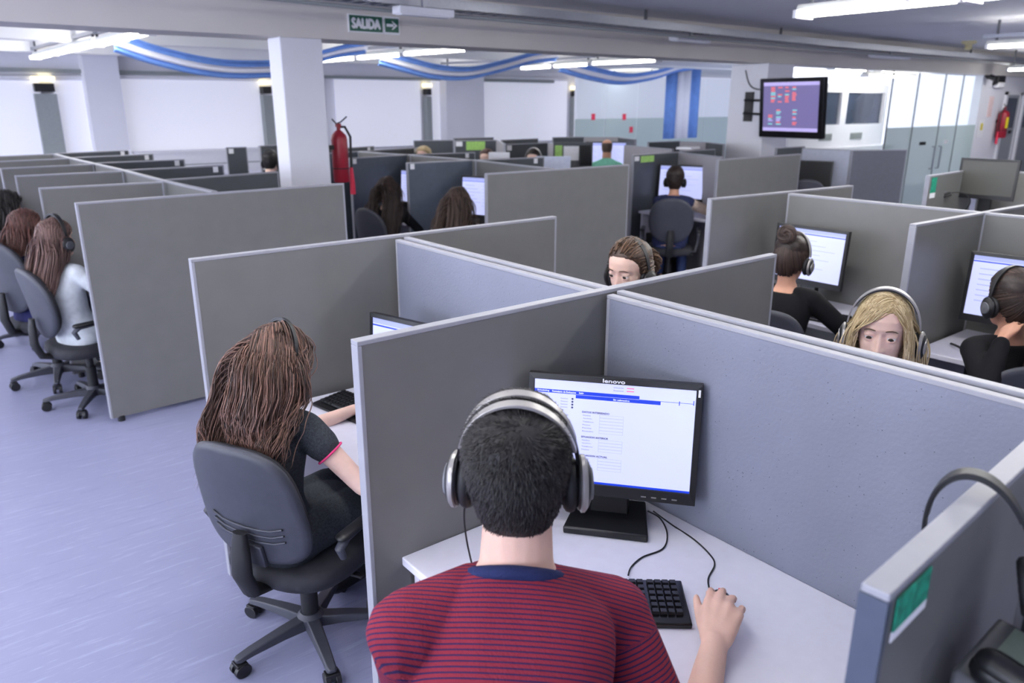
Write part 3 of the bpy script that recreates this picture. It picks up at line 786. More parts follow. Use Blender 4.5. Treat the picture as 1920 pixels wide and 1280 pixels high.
    if seat and 'vested' in seat[1]: so_.scale = (1, 1, .94)
    return o, W @ HM, W

def make_hair(o, style, hm, HM, hs, hcl, nb, u, f, sh, hip, s, n, length, seed, curve=.03, seat=None, hair_off=None):
    R3 = np.array(HM.to_3x3()); c0 = np.array(hcl)
    thick = {'short': .010, 'buzz': .004, 'bald': .003, 'long': .003, 'veil': .003, 'blond': .003, 'bob': .003}.get(style, .009)
    low = (lambda x: zb(x)) if style in ('short', 'buzz') else (lambda x: zb(x) + (.0 if x > .0 else 0))
    # shell following the skull, thinning out to nothing at its edge
    vs = []; fs = []; nz_, na = 44, 72; grid = {}
    for i in range(nz_ + 1):
        el_ = math.pi / 2 - math.pi * .80 * i / nz_
        for j in range(na):
            az = 2 * math.pi * j / na
            v = np.array([math.cos(el_) * math.cos(az), math.cos(el_) * math.sin(az), math.sin(el_)])
            z = float(np.clip(v[2] * .119, -.12, .1189)); w, ff, bb = [float(q) for q in hprof(z)]; cx = bb + (ff - bb) * .47
            e = 2.25; c, s_ = math.cos(az), math.sin(az)
            pnt = np.array([cx + ((ff - cx) if c > 0 else (cx - bb)) * math.copysign(abs(c) ** (2 / e), c), w * math.copysign(abs(s_) ** (2 / e), s_), z])
            edge = z - low(pnt[0]); k = max(0, min(1, edge / .035)); k = k ** .5
            if style == 'bald': k *= 1 if (pnt[2] < .068) else 0
            nn = np.array([pnt[0] - cx, pnt[1] * 1.4, pnt[2] + .003]); nn /= np.linalg.norm(nn) + 1e-9
            jit = noise.noise(Vector(pnt * 60) + Vector((seed, 0, 0))) * .0015
            q = (pnt + nn * ((thick + jit) * k - (.006 if edge < -.004 or k == 0 else 0))) * hs
            grid[(i, j)] = (len(vs), edge, k); vs.append(R3 @ q + c0)
    for i in range(nz_):
        for j in range(na):
            a, b, c, d = grid[(i, j)], grid[(i, (j + 1) % na)], grid[(i + 1, (j + 1) % na)], grid[(i + 1, j)]
            if max(a[1], b[1], c[1], d[1]) < -.012: continue
            fs.append((a[0], d[0], c[0], b[0]))
    mb = MB(); mb.add(vs, fs)
    cap = mb.build('hair', hm, o, smooth=70, fix=True)
    tn = cap.data.attributes.new('tint', 'FLOAT', 'POINT'); rr = np.random.RandomState(seed); tn.data.foreach_set('value', (rr.rand(len(vs)) * .35).astype(np.float32))
    if n <= 0: return
    reg = lambda p: p[2] > low(p[0]) + (.004 if style not in ('short', 'buzz') else .002)
    if style == 'bald': reg = lambda p: p[2] > low(p[0]) + .004 and p[2] < .06
    P, N = scalp_points(n, seed, reg, hs)
    r = np.random.RandomState(seed + 5); tint = np.clip(r.beta(1.6, 2.6, n), 0, 1)
    thk = thick * hs
    if style in ('short', 'buzz', 'bald'):
        L = .016 if style == 'short' else .006
        whorl = np.array([-.062, -.012, .088]) * hs
        fl = P - whorl; fl -= N * np.sum(fl * N, 1, keepdims=True); fl /= np.linalg.norm(fl, axis=1, keepdims=True) + 1e-9
        sp = np.stack([-fl[:, 1], fl[:, 0], 0 * fl[:, 2]], 1)
        d = fl + .35 * sp + N * .55 + r.normal(size=(n, 3)) * .22; d[:, 2] -= .35 * (P[:, 2] < .05); d /= np.linalg.norm(d, axis=1, keepdims=True)
        kk = np.clip((P[:, 2] - np.array([low(x / hs) for x in P[:, 0]]) * hs) / .035, .05, 1) ** .5
        st = P + N * (thk * kk * .75)[:, None]
        ll = (L * (.35 + .65 * kk) * r.uniform(.7, 1.3, n))[:, None]
        paths = np.stack([st, st + d * ll * .5, st + (d - N * .25) * ll], 1)
        paths = paths @ R3.T + c0
        rad = np.tile(np.array([.0009, .0007, .0002]), (n, 1))
        sides = 3
    else:
        sides = 4
        hr = np.array([.100, .079, .121]) * hs
        head = (R3, c0 + R3 @ np.array([-.006, 0, .002]), hr)
        Nw = N @ R3.T; Pw = P @ R3.T + c0 + Nw * .004
        off = .004 + (hair_off or {'long': .046, 'blond': .016, 'veil': .046}.get(style, .020)) * r.rand(n) ** 1.2
        if style in ('long', 'blond', 'bob', 'veil'):
            y = P[:, 1]; part = .012 if style != 'blond' else .022
            sd = np.where(y > part, 1.0, -1.0)
            V = np.stack([-.55 * np.ones(n) if style != 'blond' else np.where(P[:, 0] > .02, .25, -.4), sd * .8, -.15 * np.ones(n)], 1)
            V -= N * np.sum(V * N, 1, keepdims=True); V /= np.linalg.norm(V, axis=1, keepdims=True) + 1e-9; V = V @ R3.T
            ds = .016; steps = int(length / ds)
            A = lambda v: np.array(v)
            col = [(A(nb - u * .09 * s + Vector((0, -.08, 0))), A(sh['R']), .072 * s, .072 * s), (A(nb - u * .09 * s + Vector((0, .08, 0))), A(sh['L']), .072 * s, .072 * s),
                   (A(hip + u * .05 * s - f * curve * s * .3 + Vector((0, -.06, 0))), A(nb - u * .13 * s - f * curve * s * .6 + Vector((0, -.07, 0))), .125 * s, .118 * s), (A(hip + u * .05 * s - f * curve * s * .3 + Vector((0, .06, 0))), A(nb - u * .13 * s - f * curve * s * .6 + Vector((0, .07, 0))), .125 * s, .118 * s),
                   (A(nb - u * .05 * s), A(hcl - Vector((0, 0, .08))), .066, .060)]
            Fw = np.array(HM.to_3x3() @ Vector((1, 0, 0))); back = -Fw
            side = np.where(sd > 0, 1.0, -1.0)
            def clear(Q):
                q = (Q - c0) @ R3 / hs
                m_ = (q[:, 0] > .035) & (q[:, 2] < .066) & (q[:, 2] > -.16)
                lim = .061 * np.clip((.066 - q[:, 2]) / .040, 0, 1) + .012 * np.clip((-.03 - q[:, 2]) / .06, 0, 1)
                b_ = m_ & (side * q[:, 1] < lim); q[b_, 1] = side[b_] * lim[b_]
                q[b_, 0] = np.minimum(q[b_, 0], .100)
                Q = (q * hs) @ R3.T + c0
                if seat:
                    so = seat[3] if len(seat) > 3 else .075; cd = np.array([math.cos(R(seat[2])), math.sin(R(seat[2])), 0])
                    xc = (Q - np.array([so, 0, 0])) @ cd; lim_ = -.20 - .16 * np.clip(Q[:, 2] - .6, 0, .5)
                    m_ = (Q[:, 2] < 1.08) & (xc < lim_); Q[m_] += (lim_ - xc)[m_][:, None] * cd
                return Q
            def extra(Pq, i):
                q = (Pq - c0) @ R3
                e_ = np.zeros_like(Pq)
                # keep the face free: sweep sideways/back in front of the ears
                fr = (q[:, 0] > (.03 if style != 'blond' else .062)) & (q[:, 2] < .07)
                e_[fr] += back * (.55 if style != 'blond' else .4)
                e_[q[:, 2] < -.05] += back * .12
                return e_
            paths = grow(Pw, V, steps, ds, col, head, off, .32, .72, extra, clear)
            paths = wave(paths, {'long': .015, 'blond': .006, 'bob': .005, 'veil': .003}[style], .13 if style == 'long' else .11, seed + 3, ds, clumps={'long': 110, 'blond': 90, 'veil': 70, 'bob': 60}[style])
            lens = r.uniform(.78, 1.0, n)
            k = paths.shape[1]; tt = np.arange(k)[None] / (k - 1) / lens[:, None]
            rad = {'long': .0019, 'blond': .0017}.get(style, .0027) * np.clip(1.02 - tt ** 3, .05, 1)
            # strands that end early fold onto their own tip
            ti = np.minimum((lens * (k - 1)).astype(int), k - 1)
            for i in range(n): paths[i, ti[i]:] = paths[i, ti[i]] + np.linspace(0, .004, k - ti[i])[:, None] * np.array([0, 0, -1])
        else:
            gp = {'bun': np.array([-.062, 0, .100]), 'pony': np.array([-.108, 0, .035]), 'curly': np.array([-.112, 0, -.005])}[style] * hs
            k = 12; paths = np.empty((n, k, 3)); rad = np.empty((n, k))
            for i in range(n):
                p = P[i] / hr; g_ = gp / hr; lp = np.linalg.norm(p); p = p / lp; gn = g_ / np.linalg.norm(g_)
                om = math.acos(max(-1, min(1, float(p @ gn)))) + 1e-6
                for q in range(k):
                    t = q / (k - 1); v = (math.sin((1 - t) * om) * p + math.sin(t * om) * gn) / math.sin(om)
                    lift = 1.06 + .02 * math.sin(math.pi * t) + off[i] * 2.2
                    paths[i, q] = v * hr * lift
                rad[i] = .0028
            if style == 'curly': paths += r.normal(size=paths.shape) * .0022
            # gathered part
            ex = []; m_ = max(60, n // 4)
            if style in ('bun', 'curly'):
                big = .042 if style == 'bun' else .048
                for i in range(m_):
                    ph, th = r.uniform(0, 6.28), r.uniform(0, 6.28); rr_ = big * r.uniform(.35, .8); tr = big * .5 * r.uniform(.5, 1)
                    c = gp + np.array([-.03, 0, .012 if style == 'bun' else -.002]) * hs
                    t = np.linspace(0, 1, k); a = ph + t * (3.2 if style == 'bun' else 2.2); bq = th + t * (2 if style == 'bun' else 6)
                    ex.append(np.stack([c[0] + (tr * np.sin(bq)) * .8 - .01, c[1] + (rr_ + tr * np.cos(bq)) * np.cos(a), c[2] + (rr_ + tr * np.cos(bq)) * np.sin(a)], 1))
                ex = np.array(ex)
                paths = np.concatenate([paths, ex]); rad = np.concatenate([rad, np.full((m_, k), .0032)]); tint = np.concatenate([tint, np.clip(r.beta(2, 2.2, m_), 0, 1)])
                paths = paths @ R3.T + c0
            else:
                paths = paths @ R3.T + c0
                gw = R3 @ gp + c0; m_ = n // 2
                P2 = gw + r.normal(size=(m_, 3)) * .012; V2 = np.tile(R3 @ np.array([-.8, 0, .1]), (m_, 1)) + r.normal(size=(m_, 3)) * .12
                ds = .02; A = lambda v: np.array(v)
                col = [(A(nb - u * .09 * s + Vector((0, -.08, 0))), A(nb - u * .09 * s + Vector((0, .08, 0))), .08 * s, .08 * s), (A(hip), A(nb - u * .12 * s - f * .02), .12 * s, .12 * s)]
                pp = grow(P2, V2, int(length / ds), ds, col, head, .004 + .02 * r.rand(m_), .25, .75)
                pp = wave(pp, .006, .2, seed + 2, ds); kk = pp.shape[1]
                me2 = strands_mesh(pp, np.full((m_, kk), .0032) * np.linspace(1, .35, kk)[None], 4, np.clip(r.beta(1.6, 2.6, m_), 0, 1))
                smooth_mesh_obj('ponytail', me2, hm, o)
            rad[:, -1] *= .6
        n = len(paths)
    me = strands_mesh(paths, rad, sides, tint)
    smooth_mesh_obj('hair_strands', me, hm, cap)
# ------------------------------------------------------------------ room
def plank_floor():
    m = mat('vinyl_floor', (144, 147, 178), .32, var=.05, scale=1.2, bump=.03, bscale=30); nt = m.node_tree; N = nt.nodes; L = nt.links; b = N['Principled BSDF']
    src = b.inputs['Base Color'].links[0].from_socket; tc = [n for n in N if n.type == 'TEX_COORD'][0]
    def streak(sc, rot, thr, fac, col):
        nonlocal src
        mp = N.new('ShaderNodeMapping'); mp.inputs['Scale'].default_value = sc; mp.inputs['Rotation'].default_value = (0, 0, R(rot)); L.new(tc.outputs['Object'], mp.inputs[0])
        nz = N.new('ShaderNodeTexNoise'); nz.inputs['Scale'].default_value = 1; nz.inputs['Detail'].default_value = 6; nz.inputs['Roughness'].default_value = .65; L.new(mp.outputs[0], nz.inputs['Vector'])
        cr = N.new('ShaderNodeValToRGB'); cr.color_ramp.elements[0].position = thr; cr.color_ramp.elements[0].color = (0, 0, 0, 1); cr.color_ramp.elements[1].position = thr + .16; cr.color_ramp.elements[1].color = (fac, fac, fac, 1); L.new(nz.outputs[0], cr.inputs[0])
        mx = N.new('ShaderNodeMixRGB'); mx.inputs[2].default_value = (*lin(col), 1); L.new(cr.outputs[0], mx.inputs[0]); L.new(src, mx.inputs[1]); src = mx.outputs[0]
    streak((4, 40, 1), 12, .55, .55, (174, 178, 206)); streak((3, 26, 1), 8, .56, .45, (118, 124, 158)); streak((8, 90, 1), 14, .60, .6, (192, 196, 218))
    L.new(src, b.inputs['Base Color']); return m
m_floor = plank_floor()
m_wall = mat('wall_paint', (232, 232, 240), .7, var=.015, scale=2)
m_ceil = mat('ceiling_paint', (226, 226, 230), .8, var=.02, scale=1)
m_ceil2 = mat('ceiling_rear_paint', (240, 240, 240), .8, var=.02, scale=1)
m_beam = mat('beam_paint', (218, 213, 208), .7, var=.03, scale=2)
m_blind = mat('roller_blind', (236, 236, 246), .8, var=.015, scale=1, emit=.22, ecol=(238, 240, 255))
m_pipe = mat('pipe_paint', (150, 156, 156), .6, var=.05)
CZ = 2.85; YW = 16.0; BZ = 2.42
struct('floor', MB().box(-7, 30, -7, 18, -.1, 0), m_floor, smooth=0)
struct('ceiling', MB().box(-7, 30, -7, 6.6, CZ, CZ + .1), m_ceil, smooth=0)
struct('ceiling_rear', MB().box(-7, 30, 6.6, 18, CZ, CZ + .1), m_ceil2, smooth=0)
struct('wall_far', MB().box(-7, 30, YW, YW + .2, 0, CZ), m_wall, smooth=0)
struct('wall_left', MB().box(-7.2, -7, -7, 18, 0, CZ), m_wall, smooth=0)
struct('wall_near', MB().box(-7, 30, -7.2, -7, 0, CZ), m_wall, smooth=0)
struct('wall_right', MB().box(30, 30.2, -7, 18, 0, CZ), m_wall, smooth=0)
# far wall: blinds, pilasters, pipes, sill box
def far_x(px, z=1.9): return atY(px, 195 - (z - CAM_H) * 70, YW).x
def zw(px, py, Y=YW): return atY(px, py, Y).z
blinds = [(-420, -90), (-60, 80), (104, 160), (226, 487), (512, 606), (627, 786), (806, 826), (893, 1060)]
for i, (a, b_) in enumerate(blinds):
    x0, x1 = atY(a, 200, YW).x, atY(b_, 200, YW).x
    r = thing('roller_blind', ((x0 + x1) / 2, YW - .06, 0), 0, '', 'blind', 'closed white roller blinds along the far wall')
    r['label'] = ['closed white roller blind outside the picture', 'closed white roller blind at the far end of the left cubicle row', 'narrow closed roller blind between grey pipe and white pillar', 'very wide closed white blind left of the column with the exit sign', 'closed white blind mostly hidden behind the sign column', 'closed white blind just right of the red extinguisher column', 'narrow sliver of white blind beside the middle white pillar', 'closed white blind between middle pillar and glass partition'][i]
    zt = zw((a + b_) / 2, 150); w = (x1 - x0) / 2
    MB().box(-w, w, -.006, .006, .95, zt).build('blind_fabric', m_blind, r, smooth=0)
    MB().cyl((-w, 0, zt + .04), (w, 0, zt + .04), .045, n=14).build('roller_tube', m_white, r)
    MB().box(-w, w, -.012, .012, .925, .95).build('bottom_bar', m_trim, r, smooth=0)
for i, (a, b_) in enumerate([(160, 224), (822, 892)]):
    x0, x1 = atY(a, 200, YW).x, atY(b_, 200, YW).x
    struct('pillar_%d' % (i + 1), MB().box(x0, x1, YW - .35, YW, 0, CZ), m_wall, smooth=0)
for i, (px, w) in enumerate([(86, .17), (497, .10), (797, .07), (1072, .08)]):
    x = atY(px, 200, YW).x
    r = thing('wall_duct', (x, YW - .14, 0), 0, ['wide grey service duct on far wall beside the left cubicle row', 'grey service duct on far wall left of the sign column', 'thin grey service duct beside the middle white pillar', 'thin grey service duct next to the glass partition'][i], 'duct', 'grey ducts on the far wall')
    MB().box(-w, w, -.05, .12, 0, 2.05).build('duct_body', m_pipe, r, smooth=0, bevel=.005)
    MB().box(-w * .9, w * .9, -.07, .12, 2.08, 2.22).build('junction_box', m_black, r, smooth=0, bevel=.01)
    MB().box(-w, w, -.09, .12, 2.26, 2.33).build('uplighter', mat('uplight_lamp', (255, 240, 190), .4, emit=1.5), r, smooth=0)
sill = thing('low_cabinet', (atY(330, 290, YW).x + .6, YW - .4, 0), 0, 'low white cabinet below the wide blind on the far wall', 'cabinet')
MB().box(-1.4, 1.4, -.22, .22, 0, 1.0).build('body', m_white, sill, smooth=0); MB().box(-1.42, 1.42, -.25, .23, 1.0, 1.04).build('top', m_white, sill, smooth=0)
MB().box(-1.4, 1.4, -.226, -.221, .78, .80).build('groove', m_pipe, sill, smooth=0)
# horizontal wall rail under the ceiling
struct('trim_1', MB().box(-7, 14, YW - .12, YW, 2.40, 2.46), m_pipe, smooth=0)
struct('trim_2', MB().box(-7, 26, 11.0, 11.25, 2.60, CZ), m_ceil2, smooth=0)
struct('trim_3', MB().box(-7, 26, 13.6, 13.85, 2.60, CZ), m_ceil2, smooth=0)

# beam and its columns
YB = 6.6
g1 = at(1669, 146, BZ); g2 = at(1800, 166, BZ); g0 = atY(1440, 124, YB)
bm = MB(); pl = [(-7, YB), (g0.x, YB), (30, YB)]
bm.rings([[(x, y, BZ), (x, y + .45, BZ), (x, y + .45, CZ), (x, y, CZ)] for x, y in pl]); struct('beam', bm, m_beam, smooth=0)
cx0, cx1 = atY(543, 300, YB).x, atY(619, 300, YB).x
cy1 = atX(521, 300, cx0).y
struct('column_1', MB().box(cx0, cx1, YB, cy1, 0, BZ), m_wall, smooth=0, bevel=.01)
tx = atY(1432, 200, YB).x; ty1 = atX(1366, 200, tx).y
struct('column_2', MB().box(tx, tx + .62, YB - .02, ty1, 0, BZ), m_wall, smooth=0, bevel=.01)

# exit sign on the beam
a, b_ = atY(653, 28, YB), atY(747, 63, YB)
sg = thing('exit_sign', ((a.x + b_.x) / 2, YB - .012, (a.z + b_.z) / 2), 0, 'green SALIDA exit sign with arrow on the beam', 'sign')
w, hh = (b_.x - a.x) / 2, abs(a.z - b_.z) / 2 * 1.02
m_sg = mat('exit_green', (28, 92, 74), .4, var=.03)
xs = -w + 2 * w * .665
MB().box(-w - .01, xs + .004, -.002, .012, -hh - .01, hh + .01).build('backing_plate', m_paper, sg, smooth=0); MB().box(xs + .008, w + .01, -.002, .012, -hh - .012, hh + .012).build('backing_plate', m_paper, sg, smooth=0)
MB().box(-w, xs - .006, -.006, -.002, -hh, hh).build('green_field', m_sg, sg, smooth=0); MB().box(xs + .022, w - .004, -.006, -.002, -hh + .006, hh - .006).build('green_field', m_sg, sg, smooth=0)
t = MB(); text_fit(t, 'SALIDA', -w + .022, -hh * .60, (xs + w) - .052, hh * 1.2, 0, 0, .0075); t.v = [(p[0], -.0075 - p[2], p[1]) for p in t.v]; t.build('lettering', m_paper, sg, smooth=0, fix=False)
t = MB(); c0_ = (xs + .022 + w - .004) / 2; ww = (w - .004 - xs - .022) / 2 * .8
t.add([(c0_ - ww, -.0075, -.012), (c0_ + ww * .3, -.0075, -.012), (c0_ + ww * .3, -.0075, .012), (c0_ - ww, -.0075, .012)], [(0, 1, 2, 3)])
t.add([(c0_ - ww * .1, -.0075, hh * .55), (c0_ + ww * .15, -.0075, hh * .55), (c0_ + ww, -.0075, 0), (c0_ + ww * .15, -.0075, -hh * .55), (c0_ - ww * .1, -.0075, -hh * .55), (c0_ + ww * .5, -.0075, 0)], [(0, 5, 2, 1), (5, 4, 3, 2)])
t.build('arrow', m_paper, sg, smooth=0, fix=False)

# cable tray with conduit in front of the beam
tp = [(430, -30), (711, 1), (960, 24), (1240, 52), (1500, 88), (1700, 118), (1840, 140)]
tpts = [at(x, y, 2.69) for x, y in tp]; tpts = [Vector((p.x, min(p.y, YB - .22), p.z)) for p in tpts]
tr = thing('cable_tray', tpts[0], 0, 'long bright metal cable tray hung along the grey beam', 'cable tray')
def rel(ps, o=tpts[0]): return [p - o for p in ps]
sec = lambda dy, z0, z1, dz=0: [[(p.x, p.y + dy - .012, p.z + z0), (p.x, p.y + dy + .012, p.z + z0), (p.x, p.y + dy + .012, p.z + z1), (p.x, p.y + dy - .012, p.z + z1)] for p in rel(tpts)]
MB().rings(sec(-.10, -.03, .05)).build('side_rail', m_steel, tr, smooth=0); MB().rings(sec(.10, -.03, .05)).build('side_rail', m_steel, tr, smooth=0)
q = MB()
for i in range(len(tpts) - 1):
    p0, p1 = rel(tpts)[i], rel(tpts)[i + 1]; n = max(2, int((p1 - p0).length / .12))
    for k in range(n):
        p = p0.lerp(p1, k / n); q.box(p.x - .02, p.x + .02, p.y - .1, p.y + .1, p.z - .03, p.z - .024)
q.build('rungs', m_steel, tr, smooth=0)
MB().tube([p + Vector((0, -.05, .02)) for p in rel(tpts)], .03, 10).build('bundled_cable', m_paper, tr)
MB().tube([p + Vector((0, -.16, -.09)) for p in rel(tpts)], .014, 8).build('conduit', m_pipe, tr)
for px, py in ((857, 14), (1210, 48), (1435, 78), (1690, 112)):
    p = at(px, py, 2.69); p.y = min(p.y, YB - .22); p = p - tpts[0]; MB().box(p.x - .012, p.x + .012, p.y - .012, p.y + .012, p.z, CZ - 2.69 + .0).build('hanger_rod', m_grey, tr, smooth=0)
for i, (x0, y0, x1, y1) in enumerate(((742, 18, 845, 27), (1262, 70, 1325, 77), (1572, 106, 1612, 112))):
    a, b_ = at(x0, y0, 2.60), at(x1, y1, 2.60); a.y = min(a.y, YB - .2); b_.y = min(b_.y, YB - .2)
    r = thing('emergency_lamp', (a + b_) / 2, math.atan2(b_.y - a.y, b_.x - a.x), ['white box lamp under the cable tray beside the exit sign', 'white box lamp under the tray left of the wall television', 'small white box lamp under the tray above the glass office'][i], 'lamp', 'box lamps under the cable tray')
    L_ = (b_ - a).length / 2; MB().box(-L_, L_, -.06, .06, -.03, .03).build('housing', m_white, r, smooth=0, bevel=.008); MB().box(-L_ * .9, L_ * .9, -.05, .05, -.036, -.03).build('diffuser', m_paper, r, smooth=0)
    MB().box(-.015, .015, -.015, .015, .03, .09).build('bracket', m_steel, r, smooth=0)

# ------------------------------------------------------------------ fluorescent luminaires
LAMP = 26
m_tube = mat('fluorescent_tube', (255, 255, 255), .3, emit=LAMP, ecol=(255, 253, 249), var=.001)
m_diff = mat('lamp_diffuser', (250, 252, 255), .2, emit=4.0, ecol=(240, 246, 255), var=.001)
m_housing = mat('lamp_housing', (206, 208, 206), .5, var=.03)
def luminaire(p0, p1, label, rail=True, group='hanging fluorescent luminaires', big=1.0):
    p0 = Vector(p0); p1 = Vector(p1); d = p1 - p0; L = Vector((d.x, d.y, 0)).length
    r = thing('fluorescent_luminaire', (p0 + p1) / 2, math.atan2(d.y, d.x), label, 'lamp', group)
    n = max(1, round(L / 1.3)); seg = L / n
    MB().rings([[(x, -.048 * big, .02), (x, .048 * big, .02), (x, .03 * big, .07), (x, -.03 * big, .07)] for x in (-L / 2, L / 2)]).build('housing', m_housing, r, smooth=0, bevel=.006)
    for i in range(n):
        x0 = -L / 2 + i * seg + .03; x1 = x0 + seg - .06
        for s in (-1, 1):
            MB().cyl((x0, s * .046 * big, -.002), (x1, s * .046 * big, -.002), .016 * big, n=12).build('tube', m_tube, r)
        for x in (x0, x1): MB().box(x - .018, x + .018, -.08 * big, .08 * big, -.028 * big, .022).build('end_cap', m_paper, r, smooth=0, bevel=.005)
    if rail:
        MB().box(-L / 2 - .05, L / 2 + .05, -.03, .03, .10, .14).build('support_rail', m_steel, r, smooth=0)
    for x in (-L / 2 + .1, L / 2 - .1): MB().box(x - .012, x + .012, -.012, .012, .07, CZ - p0.z + .002).build('hanger', m_grey, r, smooth=0)
    return r
LZ = 2.60
def lum_px(a, b_, z, label, **k): luminaire(at(*a, z), at(*b_, z), label, **k)
p = at(1500, 26, 2.62); luminaire(p, (p.x - .05, p.y - 2.75, 2.62), 'large bright fluorescent luminaire hanging in front of the grey ceiling', rail=False, big=1.6)
p = at(1850, 88, 2.55); luminaire(p, (p.x - .1, p.y - 2.7, 2.55), 'fluorescent luminaire under a metal rail by the smoke detector')
p = at(1888, 131, 2.50); luminaire(p, (p.x, p.y - 2.6, 2.50), 'distant fluorescent luminaire above the white door wall', rail=False)
lum_px((66, 108), (180, 82), 2.52, 'left hanging luminaire beyond the beam, farther half'); lum_px((180, 84), (278, 60), 2.52, 'left hanging luminaire beyond the beam, nearer half')
lum_px((600, 114), (760, 102), 2.52, 'luminaire seen between sign column and flag drape, farther half'); lum_px((762, 101), (884, 92), 2.52, 'luminaire below the exit sign, nearer half')
lum_px((832, 131), (958, 127), 2.52, 'luminaire beyond the middle of the beam above the white pillar')
lum_px((980, 128), (1110, 120), 2.52, 'luminaire right of middle beyond the beam, farther half'); lum_px((1112, 119), (1238, 113), 2.52, 'luminaire right of middle beyond the beam, nearer half')
lum_px((1146, 141), (1228, 138), 2.52, 'small far luminaire above the glass partition')
# luminaires of the same rows above and behind the viewpoint, after one added for fill
n_ = 0
luminaire((1.0, 1.0, LZ), (1.0, 3.6, LZ), 'added unseen fluorescent luminaire filling the near cubicles', rail=False, group='luminaires over the near cubicles')  # extra luminaire added to brighten the blonde woman's face
for X in (-3.6, -.8, 3.1, 5.9):
    for Y in ((1.2, 4.4, 7.6) if X < 0 else (2.7, -.2) if X < 4 else (1.6,)):
        luminaire((X, Y - 1.3, LZ), (X, Y + 1.3, LZ), 'added unseen fluorescent luminaire filling the near cubicles', rail=False, group='luminaires over the near cubicles')
for X, Y in ((-3.6, 10.8), (-.8, 10.8), (-3.6, 14), (12.5, 1.0), (9.2, -1.5), (16, 3.5)):
    luminaire((X, Y - 1.3, LZ), (X, Y + 1.3, LZ), 'fluorescent luminaire of the rows beyond the picture edge', rail=False, group='luminaires over the near cubicles')
# daylight as fill from unseen windows added behind the viewpoint
def area(name, loc, rot, sx, sy, power, col):
    l = bpy.data.lights.new(name, 'AREA'); l.shape = 'RECTANGLE'; l.size = sx; l.size_y = sy; l.energy = power; l.color = col
    o = bpy.data.objects.new(name, l); COL.objects.link(o); o.location = loc; o.rotation_euler = rot; return o
for i, y in enumerate((-3.5, 1.5, 6.5, 11.5)):
    r = MB().box(-6.99, -6.95, y - 1.7, y + 1.7, .9, 2.5); w_ = r.build('window_%d' % (i + 1), mat('window_daylight', (220, 230, 255), .4, emit=3.0, ecol=(200, 215, 255)), smooth=0); w_['kind'] = 'structure'
    area('daylight', (-6.9, y, 1.7), (0, R(-90), 0), 1.6, 3.4, 105, (.92, .95, 1.0))

# ------------------------------------------------------------------ flag drapes in the back hall
m_fb = mat('flag_blue', (112, 152, 222), .8, var=.08, scale=8); m_fw = mat('flag_white', (236, 236, 246), .8, var=.03)
def swag(pxs, Y0, Y1, w, label, tiltv=(0, -.75, .66)):
    P = []; n = len(pxs)
    for i, (x, y) in enumerate(pxs): P.append(atY(x, y, Y0 + (Y1 - Y0) * i / (n - 1)))
    out = []
    for i in range(n - 1):
        p0, p1, p2, p3 = P[max(i - 1, 0)], P[i], P[i + 1], P[min(i + 2, n - 1)]
        for k in range(8):
            t = k / 8; out.append(.5 * ((2 * p1) + (p2 - p0) * t + (2 * p0 - 5 * p1 + 4 * p2 - p3) * t * t + (3 * p1 - p0 - 3 * p2 + p3) * t ** 3))
    out.append(P[-1]); tv = Vector(tiltv).normalized(); m = MB(); K = 12
    vs = []
    for i, p in enumerate(out):
        for k in range(K + 1):
            q = k / K - .5; vs.append(p + tv * (q * w) + Vector((0, 1, .3)) * (.02 * math.sin(q * 22 + i * .05)))
    for band, mi in (((0, 4), 0), ((4, 8), 1), ((8, 12), 0)):
        m.add([], [], mi)
    o = len(m.v); m.v += [tuple(v) for v in vs]
    for i in range(len(out) - 1):
        for k in range(K):
            m.f.append((o + i * (K + 1) + k, o + i * (K + 1) + k + 1, o + (i + 1) * (K + 1) + k + 1, o + (i + 1) * (K + 1) + k)); m.m.append(1 if 4 <= k < 8 else 0)
    ob = m.build('flag_drape', [m_fb, m_fw], None, smooth=80)
    s = ob.modifiers.new('thickness', 'SOLIDIFY'); s.thickness = .003
    return tag(ob, label, 'flag', 'blue and white flag drapes under the rear ceiling')
swag([(215, 78), (290, 103), (370, 122), (440, 130), (520, 129)], 9.6, 9.6, .30, 'blue and white flag drape swagging left of the sign column')
swag([(600, 106), (640, 96), (690, 88)], 10.2, 9.8, .26, 'short piece of blue and white drape right of the sign column')
swag([(715, 108), (765, 122), (820, 135), (880, 137), (940, 124), (1000, 108), (1050, 102)], 10.2, 10.2, .30, 'blue and white flag drape sagging below the middle luminaires')
swag([(1055, 122), (1110, 138), (1170, 148), (1230, 140), (1275, 126), (1312, 120)], 11.4, 11.4, .34, 'blue and white flag drape sagging right of middle')
a, b_ = atY(1250, 128, 11.6), atY(1308, 258, 11.6)
m = MB(); w = (b_.x - a.x)
for i in range(3): 
    n = 8; pts = []
    for k in range(n + 1): pts.append((a.x + w * (i + k / n) / 3, 11.6 + .03 * math.sin((i * n + k) * 1.1)))
    m.add([(x, y, a.z) for x, y in pts] + [(x, y, b_.z) for x, y in pts], [(k, k + 1, n + 2 + k, n + 1 + k) for k in range(n)], 1 if i == 1 else 0)
fl = m.build('hanging_flag', [m_fb, m_fw], None, smooth=60); fl.modifiers.new('t', 'SOLIDIFY').thickness = .003
tag(fl, 'large blue and white flag hanging down beside the television column', 'flag')

